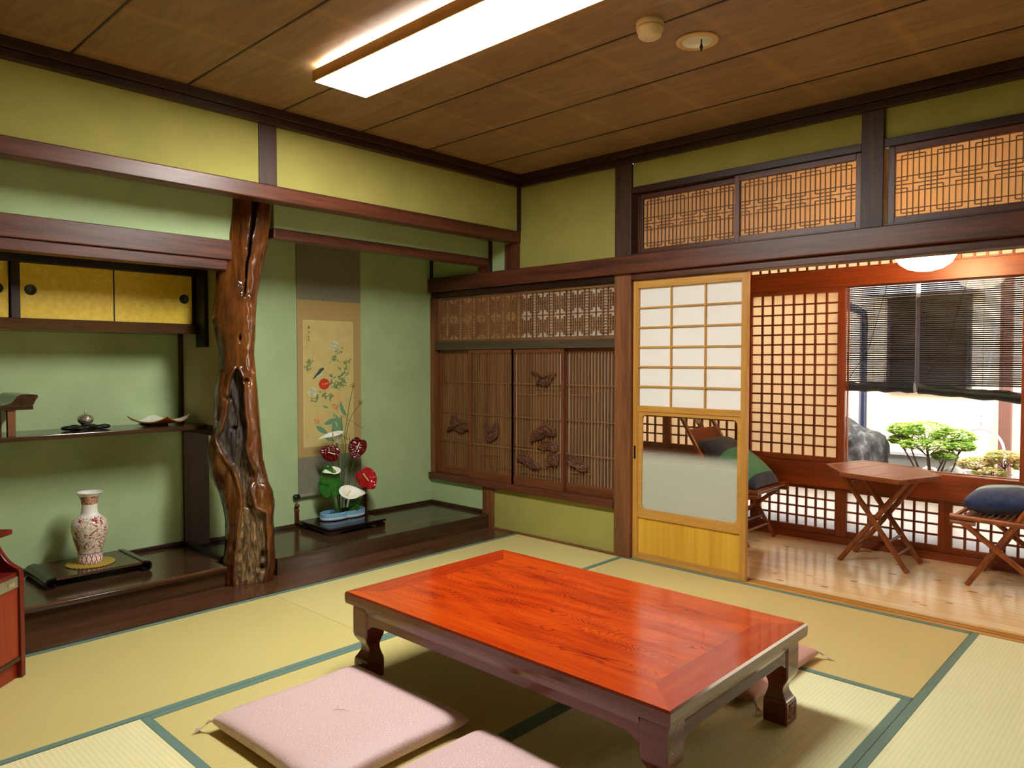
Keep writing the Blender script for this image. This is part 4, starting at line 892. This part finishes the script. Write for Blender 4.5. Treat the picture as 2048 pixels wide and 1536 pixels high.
# black stand with ogee feet, two-lobed blue bowl, arrangement
SX0, SX1, SY0, SY1 = -.90, -.53, -1.205, -.765
t = thing('lacquer_stand', 'black lacquered low stand under the blue flower bowl', 'stand', ((SX0+SX1)/2, (SY0+SY1)/2, .10))
m = MB().box(SX0, SX1, SY0, SY1, .136, .150, 'blacklac').box(SX0+.012, SX1-.012, SY0+.012, SY1-.012, .128, .136, 'blacklac'); m.build('top', t, bevel=.003)
m = MB()
for (a, b, fx) in ((SY0+.004, SY1-.004, SX1-.014), (SY0+.004, SY1-.004, SX0+.004)):
    w = b-a; pts = [(a, .128), (a, .101), (a+.06, .101), (a+.075, .112), (a+.10, .120), (a+w/2, .122), (b-.10, .120), (b-.075, .112), (b-.06, .101), (b, .101), (b, .128)]
    m.prism(pts, 'x', fx, fx+.010, 'blacklac')
for (fy) in (SY0+.004, SY1-.014):
    a, b = SX0+.014, SX1-.014; w = b-a; pts = [(a, .128), (a, .101), (a+.05, .101), (a+.065, .112), (a+.085, .120), (b-.085, .120), (b-.065, .112), (b-.05, .101), (b, .101), (b, .128)]
    m.prism(pts, 'y', fy, fy+.010, 'blacklac')
m.build('footed_skirt', t)
BC = Vector((-.775, -.945, .1505)); t = thing('blue_bowl', 'pale blue two-lobed flower bowl on the black stand', 'bowl', tuple(BC))
def lobed(r_in, n_=72):
    o = []
    for k in range(n_):
        a = 2*math.pi*k/n_; y = math.cos(a); x = math.sin(a); L_ = .168-r_in; W_ = .072-r_in
        waist = 1-.22*math.exp(-(y/.16)**2); p = 2.6; f = (abs(y)**p+abs(x)**p)**(-1/p); o.append((BC.x+x*f*W_*waist, BC.y+y*f*L_))
    return o
def shell(layers, mat):
    m = MB(); v = []; n_ = 72
    for r_, z in layers: v += [(p[0], p[1], BC.z+z) for p in lobed(r_)]
    f = [(j*n_+i, j*n_+(i+1) % n_, (j+1)*n_+(i+1) % n_, (j+1)*n_+i) for j in range(len(layers)-1) for i in range(n_)]+[tuple(range(n_)), tuple(range(len(v)-n_, len(v)))]
    m.add(v, f, mat); return m
shell([(.008, 0), (.003, .003), (0, .006), (0, .047), (.001, .050), (.004, .051), (.006, .049), (.006, .012)], 'blue_glaze').build('body', t)
shell([(-.0006, .012), (-.0008, .014), (-.0008, .019), (-.0006, .021)], 'white_glaze').build('white_band', t)['label'] = 'pale painted band'
shell([(.0065, .030), (.0065, .0302)], 'pipe_navy').build('water', t)
XF = -.775
def stem(p0, p1, r, name, parent, mat='stem_green', bend=(0, 0, 0)):
    a, b = Vector(p0), Vector(p1); mid = (a+b)/2+Vector(bend); return MB().tube(cat_pts([a, mid, b], 5), r, mat, 8).build(name, parent)
def lily(c, ang, s, label, base):
    t = thing('calla_lily', label, 'flower', base, 'calla lilies in the bowl'); c = Vector(c)
    def fn(u, v):     # rolled funnel: u around, v from throat to rim
        a = 2*math.pi*u; rr_ = s*(.10+.16*v+.50*v**2.4); lip = v**3*(.55*math.cos(a)+.15); tip = v**6*max(0, math.cos(a))**6*.55
        p = Vector((math.sin(a)*rr_*.9, math.cos(a)*(rr_+tip*s), s*(v*1.0+lip*.25-v**5*.25)))
        return p
    m = MB(); Rm_ = Matrix.Rotation(ang[2], 3, RT) @ Matrix.Rotation(ang[0], 3, 'Z') @ Matrix.Rotation(ang[1], 3, 'X')
    m.grid(lambda u, v: c+Rm_ @ fn(u, v), 26, 12, 'white_petal', True, True); m.build('spathe', t, solid=.0012)
    MB().tube([c+Rm_ @ Vector((0, 0, s*.25)), c+Rm_ @ Vector((0, .02*s, s*.95))], [.004, .0025], 'spadix', 8).build('spadix', t)
    stem(base, c+Rm_ @ Vector((0, 0, .01)), .0055, 'stem', t, bend=(0, .008, 0))
def anth(c, ang, s, label, base, mat):
    t = thing('anthurium', label, 'flower', base, 'red anthuriums in the bowl'); c = Vector(c); Rm_ = Matrix.Rotation(ang[0], 3, 'Z') @ Matrix.Rotation(ang[1], 3, 'Y') @ Matrix.Rotation(ang[2], 3, 'X')
    def fn(u, v):     # heart-shaped plate facing local +x
        a = 2*math.pi*u; k = 1-.28*math.exp(-((a-math.pi)/.42)**2)+.18*math.exp(-(min(a, 2*math.pi-a)/.35)**2); rr_ = s*k*v*(1 if v < .999 else 1)
        y = math.sin(a)*rr_*.88; z = -math.cos(a)*rr_*1.05; return Vector((.10*s*v*v*math.cos(2*a)+.03*s*math.sin(9*a)*v*v, y, z))
    m = MB(); m.grid(lambda u, v: c+Rm_ @ fn(u, v+.0001), 40, 9, mat, True, True); m.build('spathe', t, solid=.0015)
    MB().tube([c+Rm_ @ Vector((.004, 0, s*.45)), c+Rm_ @ Vector((.02, 0, -s*.35))], [.0045, .003], 'spadix', 8).build('spadix', t)
    stem(base, c+Rm_ @ Vector((-.004, 0, s*.5)), .0028, 'stem', t, bend=(-.01, .0, .05))
bz = BC.z+.012
lily((XF, -.985, .665), (R(160), R(-22), R(8)), .088, 'tallest white calla lily, leaning left above the other flowers', (XF, -.97, bz))
lily((XF+.02, -1.025, .45), (R(165), R(-5), R(32)), .060, 'white calla lily above the large green leaf', (XF+.01, -.985, bz))
lily((XF+.05, -.965, .285), (R(-20), R(-22), R(40)), .092, 'lowest white calla lily, opening to the right over the bowl', (XF+.02, -.955, bz))
anth((XF+.02, -1.045, .60), (R(-40), R(-15), R(-105)), .062, 'dark red anthurium at the left behind the stems', (XF, -.98, bz), 'anthurium')
anth((XF, -.82, .625), (R(-30), R(-10), R(-25)), .070, 'dark red anthurium at the upper right', (XF, -.93, bz), 'anthurium')
anth((XF+.02, -.765, .405), (R(-35), R(-5), R(35)), .078, 'bright red anthurium at the lower right', (XF, -.91, bz), 'anthurium_red')
def heart_leaf(c, s, ang, label, base):
    t = thing('heart_leaf', label, 'leaf', base, 'broad leaves in the bowl'); c = Vector(c); Rm_ = Matrix.Rotation(ang[0], 3, 'Z') @ Matrix.Rotation(ang[1], 3, 'X')
    def fn(u, v):
        a = 2*math.pi*u; k = 1+.45*math.exp(-(min(a, 2*math.pi-a)/.5)**2)-.42*math.exp(-((a-math.pi)/.3)**2); rr_ = s*k*v; y = math.sin(a)*rr_*.72; z = math.cos(a)*rr_*.9
        return Vector((-.22*abs(y)+.004*math.sin(a*5)*v, y, z))
    m = MB(); m.grid(lambda u, v: c+Rm_ @ fn(u, v+.0001), 44, 9, 'leaf', True, True); m.build('blade', t, solid=.001)
    stem(base, c+Rm_ @ Vector((-.003, 0, -s*.4)), .0045, 'stalk', t)
heart_leaf((XF+.03, -1.06, .385), .108, (R(-25), R(8)), 'large heart-shaped green leaf on the left', (XF+.03, -1.0, bz))
heart_leaf((XF+.07, -.895, .245), .058, (R(-20), R(165)), 'smaller green leaf hanging over the right side of the bowl', (XF+.045, -.94, bz))
reeds = [([(-.955, bz), (-.945, .60), (-.905, .86), (-.862, 1.045)], 'tallest straight green reed with a brown seed head', 1), ([(-.945, bz), (-.93, .55), (-.89, .80), (-.795, .925)], 'green reed leaning right with a brown seed head', 1),
 ([(-1.005, bz), (-1.012, .50), (-1.015, .755), (-.885, .675)], 'green reed bent sharply near the tall lily', 0), ([(-.965, bz), (-.955, .6), (-.955, .85), (-.78, .75)], 'green reed bent to the right in front of the scroll', 0),
 ([(-.925, bz), (-.90, .45), (-.885, .70)], 'short upright green reed behind the lilies', 0), ([(-.94, bz), (-.925, .42), (-.91, .66)], 'upright green reed beside the stem bundle', 0), ([(-.97, .35), (-1.03, .52), (-1.12, .42)], 'thin brown twig bending down at the left of the leaf', 0)]
for k, (pp, lab, head) in enumerate(reeds):
    pts = [(XF-.01*(k % 3)+.01, a, b) for a, b in pp]; t = thing('reed', lab, 'reed', (XF, pp[0][0], bz), 'reeds in the bowl')
    if k == 6: pts = [(XF+.01, -.98, bz)]+pts
    sharp = k in (2, 3, 6)
    MB().tube(pts if sharp else cat_pts(pts, 6), .0019, 'reed_tip' if k == 6 else 'reed_green', 6).build('stalk', t)
    if head:
        m = MB(); e = Vector(pts[-1])
        for q in range(7): a = q*.9; m.tube([e, e+Vector((0, math.cos(a)*.018, math.sin(a)*.016+.006))], .0013, 'reed_tip', 5); m.sphere(e+Vector((0, math.cos(a)*.018, math.sin(a)*.016+.006)), .003, 'reed_tip', 5)
        m.build('seed_head', t)

# ================================================================== ROOM FURNITURE
# low table
TX0, TX1, TY0, TY1, TH = 1.104, 2.545, -2.195, -1.314, .330
t = thing('low_table', 'long low lacquered table with a glossy red-orange burl top', 'table', ((TX0+TX1)/2, (TY0+TY1)/2, 0))
m = MB(); e = .005; w_ = .125
def ring(d, z): return [(TX0+d, TY0+d, z), (TX1-d, TY0+d, z), (TX1-d, TY1-d, z), (TX0+d, TY1-d, z)]
v = ring(.012, TH-.050)+ring(.002, TH-.044)+ring(0, TH-.030)+ring(0, TH-.007)+ring(e, TH)+ring(w_, TH)
for j in range(4):
    for i in range(4): m.add([v[4*j+i], v[4*j+(i+1) % 4], v[4*j+4+(i+1) % 4], v[4*j+4+i]], [(0, 1, 2, 3)], 'tbl_dark' if i % 2 == 0 else 'tbl_darky')
m.add(v[:4], [(3, 2, 1, 0)], 'tbl_dark'); m.build('edge_slab', t, weld=True)
m = MB()
for i in range(4): m.add([v[16+i], v[16+(i+1) % 4], v[20+(i+1) % 4], v[20+i]], [(0, 1, 2, 3)], 'tbl_gx' if i % 2 == 0 else 'tbl_gy')
m.add(v[20:24], [(0, 1, 2, 3)], 'tbl_burl'); m.build('tabletop', t)
def skirt(a, b, c0, c1, axis, mat):
    L_ = b-a; pts = [(a, TH-.05)]
    for i in range(31):
        f = i/30; s = min(f, 1-f)*L_; z = .222-.030*math.exp(-(s/.030)**2); pts.append((a+f*L_, z))
    pts.append((b, TH-.05)); m = MB().prism(pts, axis, c0, c1, mat); return m
i_ = .026
for y, d in ((TY0+i_, 1), (TY1-i_, -1)): skirt(TX0+.10, TX1-.10, y, y+.022*d, 'y', 'tbl_dark').build('apron', t, bevel=.002); MB().prism([(y-.008*d, TH-.05), (y, TH-.075), (y+.005*d, TH-.05)], 'x', TX0+.11, TX1-.11, 'tbl_dark').build('moulding', t)
for x, d in ((TX0+i_, 1), (TX1-i_, -1)): skirt(TY0+.10, TY1-.10, x, x+.022*d, 'x', 'tbl_darky').build('apron', t, bevel=.002); MB().prism([(x-.008*d, TH-.05), (x, TH-.075), (x+.005*d, TH-.05)], 'y', TY0+.11, TY1-.11, 'tbl_darky').build('moulding', t)
LEG = [(.0018, .042, 0), (.066, .042, 0), (.086, .035, .002), (.108, .027, .004), (.128, .027, .003), (.148, .036, .0), (.166, .043, -.001), (.20, .045, 0), (.262, .045, 0), (.276, .043, 0), (TH-.050, .036, 0)]
for sx in (-1, 1):
    for sy in (-1, 1):
        cx = (TX0+.066 if sx < 0 else TX1-.066); cy = (TY0+.066 if sy < 0 else TY1-.066); prof = cat_pts([(a[0], a[1], a[2]) for a in LEG], 4); m = MB(); vv = []; e_ = .006
        for p in prof:
            h = p[1]; c_ = (cx-sx*p[2], cy-sy*p[2])
            vv += [(c_[0]+a*h, c_[1]+b*h, p[0]) for a, b in ((-1, -1+e_*18), (-1+e_*18, -1), (1-e_*18, -1), (1, -1+e_*18), (1, 1-e_*18), (1-e_*18, 1), (-1+e_*18, 1), (-1, 1-e_*18))]
        n_ = 8; k_ = len(prof)
        m.add(vv, [(j*n_+i, j*n_+(i+1) % n_, (j+1)*n_+(i+1) % n_, (j+1)*n_+i) for j in range(k_-1) for i in range(n_)]+[tuple(range(7, -1, -1)), tuple(range((k_-1)*n_, k_*n_))], 'tbl_dark'); lg = m.build('leg', t)
        c = MB(); h = .042      # carved square spiral on the outer faces of the foot
        seg = [(-.026, .012, .026, .012), (.026, .012, .026, .066), (.026, .066, -.022, .066), (-.022, .066, -.022, .026), (-.022, .026, .012, .026), (.012, .026, .012, .052), (.012, .052, -.008, .052), (-.008, .052, -.008, .040)]
        for a, b, c2, d in seg:
            x0_, x1_ = min(a, c2)-.0028, max(a, c2)+.0028; z0_, z1_ = min(b, d)-.0028, max(b, d)+.0028
            c.box(cx+sx*h, cx+sx*(h+.0018), cy+x0_, cy+x1_, z0_, z1_, 'tbl_carve'); c.box(cx+x0_, cx+x1_, cy+sy*h, cy+sy*(h+.0018), z0_, z1_, 'tbl_carve')
        if 'tbl_carve' not in MATS: wood('tbl_carve', (112, 56, 30), (150, 84, 48), 'x', 18, .2)
        c.build('carved_spiral', lg)
# floor cushions
def cushion(cx, cy, z0, sx, sy, th, rz, mat, label, tassels, seed, group='pink floor cushions'):
    t = thing('floor_cushion', label, 'cushion', (cx, cy, z0), group); Rz = Matrix.Rotation(rz, 3, 'Z'); O = Vector((cx, cy, z0)); N = 46
    def pt(u, v, sgn):
        a, b = 2*u-1, 2*v-1; pa = math.copysign(1-(1-abs(a))**1.6, a); pb = math.copysign(1-(1-abs(b))**1.6, b)
        pin = 1-.030*(1-pb*pb)*abs(pa)**3; pin2 = 1-.030*(1-pa*pa)*abs(pb)**3
        x, y = pa*sx/2*pin, pb*sy/2*pin2; e = max(abs(pa), abs(pb)); rim = max(0, 1-abs(pa)**7)**.36*max(0, 1-abs(pb)**7)**.36
        wr = noise.noise(Vector((x*16+seed, y*16, 0)))*.10*(e**4)+noise.noise(Vector((x*4+seed, y*4, 2)))*.06
        dim = .10*math.exp(-(x*x+y*y)/.006)
        z = th/2+sgn*th/2*rim*(1+(wr-dim if sgn > 0 else 0)); return O+Rz @ Vector((x, y, max(z, .0008)))
    m = MB(); m.grid(lambda u, v: pt(u, v, 1), N, N, mat); m.grid(lambda u, v: pt(u, v, -1), N, N, mat); m.build('cover', t, weld=True)
    for (a, b) in tassels:
        c = O+Rz @ Vector((a*sx/2*.985, b*sy/2*.985, th/2)); d = Rz @ Vector((a, b, 0)).normalized(); m = MB()
        m.tube([c-d*.006, c+d*.010, c+d*.022+Vector((0, 0, -.010))], [.004, .005, .004], 'tassel', 8)
        for q in range(9):
            o = Vector((-d.y, d.x, 0))*(q-4)*.0022; m.tube([c+d*.022+Vector((0, 0, -.010)), c+d*.040+o+Vector((0, 0, -th/2+.012)), c+d*.062+o*2.2+Vector((0, 0, -th/2+.003))], .0011, 'tassel', 5)
        m.build('tassel', t)
    m = MB(); tz = pt(.5, .5, 1).z
    for a in (.5, 2.9, 4.2): m.tube([Vector((cx, cy, tz+.001)), Vector((cx+math.cos(a)*.012, cy+math.sin(a)*.012, tz+.006)), Vector((cx+math.cos(a)*.030, cy+math.sin(a)*.026, tz+.003))], .0011, 'tassel', 5)
    m.build('centre_stitch', t)
cushion(1.462, -2.455, 0, .625, .575, .075, R(1), 'pink_brocade', 'pink patterned floor cushion in front of the low table, left one', [(-1, -1)], 1)
cushion(2.145, -2.475, 0, .60, .575, .075, R(-1), 'pink_brocade', 'pink patterned floor cushion cut off by the bottom edge, right of the other', [], 5)
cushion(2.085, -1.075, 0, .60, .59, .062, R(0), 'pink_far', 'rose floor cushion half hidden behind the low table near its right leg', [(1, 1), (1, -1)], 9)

# red cabinet at the left edge
cab = thing('television_cabinet', 'red wooden cabinet with a curved side and metal strip at the left edge', 'cabinet', (.35, -3.35, 0))
F0 = Vector((.200, -3.044, 0)); dA = Vector((.69, -.724, 0)).normalized(); dB = Vector((-.724, -.69, 0)).normalized()
def CP(a, b, z): return tuple(F0+dA*a+dB*b+Vector((0, 0, z)))
def cbox(m, a0, a1, b0, b1, z0, z1, mat):
    v = [CP(a, b, z) for z in (z0, z1) for b in (b0, b1) for a in (a0, a1)]; m.add(v, [(0, 2, 3, 1), (4, 5, 7, 6), (0, 1, 5, 4), (2, 6, 7, 3), (0, 4, 6, 2), (1, 3, 7, 5)], mat); return m
prof = [(0, .0018), (0, .405)]+[(p[0], p[1]) for p in cat_pts([(.004, .42), (.05, .45), (.085, .50), (.10, .545)], 5)]+[(.29, .545), (.29, .0018)]
for a in (0, .60):
    m = MB(); n_ = len(prof); v = [CP(a, b, z) for b, z in prof]+[CP(a+.024, b, z) for b, z in prof]
    m.add(v, [tuple(range(n_)), tuple(range(2*n_-1, n_-1, -1))]+[(i, (i+1) % n_, n_+(i+1) % n_, n_+i) for i in range(n_)], 'redcab_edge'); m.build('side_panel', cab, bevel=.003)
cbox(MB(), -.030, .636, .06, .29, .545, .565, 'redcab_edge').build('top', cab, bevel=.004)
cbox(MB(), .024, .60, .012, .28, .395, .41, 'redcab_edge').build('shelf', cab)
cbox(MB(), .024, .60, .27, .285, .02, .545, 'redcab_edge').build('back', cab)
dd = cbox(MB(), .026, .598, .008, .024, .085, .352, 'redcab').build('door', cab, bevel=.002); cbox(MB(), .026, .598, .006, .024, .354, .395, 'metal_strip' if 'metal_strip' in MATS else 'metal').build('metal_strip', cab)
cbox(MB(), .05, .085, .002, .007, .366, .380, 'silver').build('catch_plate', dd); cbox(MB(), .024, .60, .004, .024, .070, .084, 'lacquer_x').build('lower_moulding', cab); cbox(MB(), .02, .60, .02, .28, .0018, .070, 'redcab').build('plinth', cab)

# ================================================================== VERANDA FURNITURE
vt = thing('folding_table', 'folding bamboo side table with a six-sided top on the veranda', 'table', (2.10, .92, .002))
cx, cy, tz = 2.115, .85, .580
hexo = [(-.335, .03), (-.135, -.30), (.215, -.40), (.345, -.03), (.135, .28), (-.21, .36)]
hexo = [(-.33, .03), (-.135, -.27), (.21, -.36), (.33, -.03), (.135, .27), (-.21, .36)]
H = [(cx+a, cy+b) for a, b in hexo]; Hi = [(cx+a*.90, cy+b*.90) for a, b in hexo]
m = MB().prism(Hi, 'z', tz-.016, tz-.002, 'veranda_x'); tp = m.build('panel_top', vt)
m = MB()
for i in range(6):
    a, b, c, d = H[i], H[(i+1) % 6], Hi[(i+1) % 6], Hi[i]; m.prism([a, b, c, d], 'z', tz-.026, tz, 'bamboo_x')
m.build('rim', vt, bevel=.003)
for f in (-.33, .33):
    p0 = Vector((H[0][0]*(1-.5-f*.5)+H[5][0]*.0+0, 0, 0)) if False else None
m = MB()
for k in (-.10, .10): m.tube([(cx+k-.06, cy-.235 if k < 0 else cy-.30, tz-.0015), (cx+k+.04, cy+.27 if k < 0 else cy+.24, tz-.0015)], .0016, 'bamboo_y', 5)
m.build('panel_seam', vt)
m = MB().tube([(1.93, .79, tz-.038), (2.27, .79, tz-.038)], .013, 'bamboo_x', 10).tube([(1.93, 1.07, tz-.038), (2.27, 1.07, tz-.038)], .013, 'bamboo_x', 10).tube([(2.30, .70, tz-.038), (2.30, 1.10, tz-.038)], .012, 'bamboo_y', 10).tube([(1.90, .74, tz-.038), (1.90, 1.10, tz-.038)], .012, 'bamboo_y', 10); m.build('underframe', vt)
def cane(p0, p1, r, n=3):
    a, b = Vector(p0), Vector(p1); pts = []; rs = []; k = 0
    for i in range(n*6+1):
        f = i/(n*6); pts.append(a.lerp(b, f)); rs.append(r*(1.14 if i % 6 == 0 and 0 < i < n*6 else 1.0))
    return MB().tube(pts, rs, 'bamboo_z', 12)
for y, o_ in ((.80, .0), (1.07, .0)):
    cane((2.285, y, .004), (1.915, y+.01, tz-.04), .0155).build('leg', vt); cane((1.895, y+.034, .004), (2.28, y+.034, tz-.04), .0155).build('leg', vt)
for (x, z) in ((2.225, .09), (2.175, .16), (1.96, .50)): MB().tube([(x, .80, z), (x, 1.08, z)], .009, 'bamboo_y', 10).build('crossbar', vt)
for (x, z) in ((1.955, .09), (2.22, .49)): MB().tube([(x, .834, z), (x, 1.104, z)], .009, 'bamboo_y', 10).build('crossbar', vt)

def folding_chair(name, label, fx, y0, y1, s, pillow):
    """fx: x of the front edge of the seat; s=+1 faces +x, -1 faces -x"""
    t = thing(name, label, 'chair', (fx-s*.25, (y0+y1)/2, .002)); X = lambda d: fx-s*d; sz = .375
    for y in (y0, y1):
        MB().tube([(X(0), y, sz), (X(.46), y, sz-.012)], .015, 'bamboo_x', 12).tube([(X(.0), y, sz-.028), (X(.12), y, sz-.030)], .012, 'bamboo_x', 12).build('seat_rail', t)
        cane((X(.06), y, sz-.03), (X(.50), y, .004), .0145).build('rear_leg', t)
        yy = y+.03 if y == y0 else y-.03
        cane((X(.08), yy, .004), (X(.60), yy, .862), .0145, 5).build('back_post', t)
    [MB().tube([(X(d), y0-.01, z), (X(d), y1+.01, z)], .012, 'bamboo_y', 12).build('seat_crossbar', t) for d, z in ((.025, sz+.002), (.44, sz-.01), (.07, sz-.03))]
    m = MB()
    for k in range(13): d = .055+.03*k; m.box(min(X(d), X(d+.024)), max(X(d), X(d+.024)), y0+.012, y1-.012, sz-.004-.0003*k, sz+.004-.0003*k, 'bamboo_y')
    m.build('slatted_seat', t)
    for d, z in ((.13, .09), (.165, .145)): MB().tube([(X(d), y0+.03, z), (X(d), y1-.03, z)], .008, 'bamboo_y', 10).build('stretcher', t)
    for d, z in ((.44, .075),): MB().tube([(X(d), y0, z), (X(d), y1, z)], .008, 'bamboo_y', 10).build('stretcher', t)
    P_ = lambda f, y: (X(.08+.52*f), y, .858*f)
    for f in (.965, .86): MB().tube([P_(f, y0+.03), P_(f, y1-.03)], .010, 'bamboo_y', 10).build('back_rail', t)
    m = MB(); a0, a1 = .56, .855; v = [P_(a0, y0+.04), P_(a0, y1-.04), P_(a1, y1-.04), P_(a1, y0+.04)]; v2 = [(p[0]+s*.008, p[1], p[2]+.005) for p in v]
    m.add(v+v2, [(0, 1, 2, 3), (7, 6, 5, 4), (0, 4, 5, 1), (1, 5, 6, 2), (2, 6, 7, 3), (3, 7, 4, 0)], 'veranda_z'); m.build('back_panel', t)
    m = MB(); ym = (y0+y1)/2
    for k in (-2, -1, 0, 1, 2): m.tube([P_(.86, ym+k*.012), P_(.96, ym+k*.026)], .004, 'bamboo_z', 6)
    m.build('fan_spindles', t)
    return t
folding_chair('folding_chair', 'folding bamboo chair behind the sliding door, its back seen through the glass', 1.435, .70, 1.16, 1, None)
folding_chair('folding_chair', 'folding bamboo chair cut off by the right edge, right of the six-sided table', 2.505, .755, 1.195, -1, None)
def pillow(c, sx, sy, th, rot, mats, split, label, seed):
    t = thing('chair_pillow', label, 'pillow', c); Rm_ = Matrix.Rotation(rot[2], 3, 'Z') @ Matrix.Rotation(rot[1], 3, 'Y') @ Matrix.Rotation(rot[0], 3, 'X'); O = Vector(c); N = 30
    def pt(u, v, sgn):
        a, b = 2*u-1, 2*v-1; k = (max(0, 1-abs(a)**3.2)*max(0, 1-abs(b)**3.2))**.5; x = a*sx/2*(1-.04*(1-b*b)*a*a); y = b*sy/2*(1-.04*(1-a*a)*b*b)
        return O+Rm_ @ Vector((x, y, sgn*th/2*k*(1+.08*noise.noise(Vector((x*9+seed, y*9, sgn))))))
    m = MB()
    for lo, hi, mt in split:
        for sg in (1, -1): m.grid(lambda u, v: pt(lo+(hi-lo)*u, v, sg), max(4, int(N*(hi-lo))+2), N, mt)
    m.build('cover', t, weld=True); return t
pillow((1.185, .93, .528), .50, .38, .16, (0, R(35), 0), None, [(0, .36, 'navy_check'), (.36, .86, 'teal'), (.86, 1, 'navy')], 'navy and green striped pillow leaning on the chair behind the door', 1)
pillow((2.715, .975, .462), .36, .33, .15, (R(-7), 0, R(90)), None, [(0, .34, 'navy'), (.34, .56, 'pale_teal'), (.56, 1, 'navy')], 'dark navy pillow with a pale stripe on the right chair', 3)
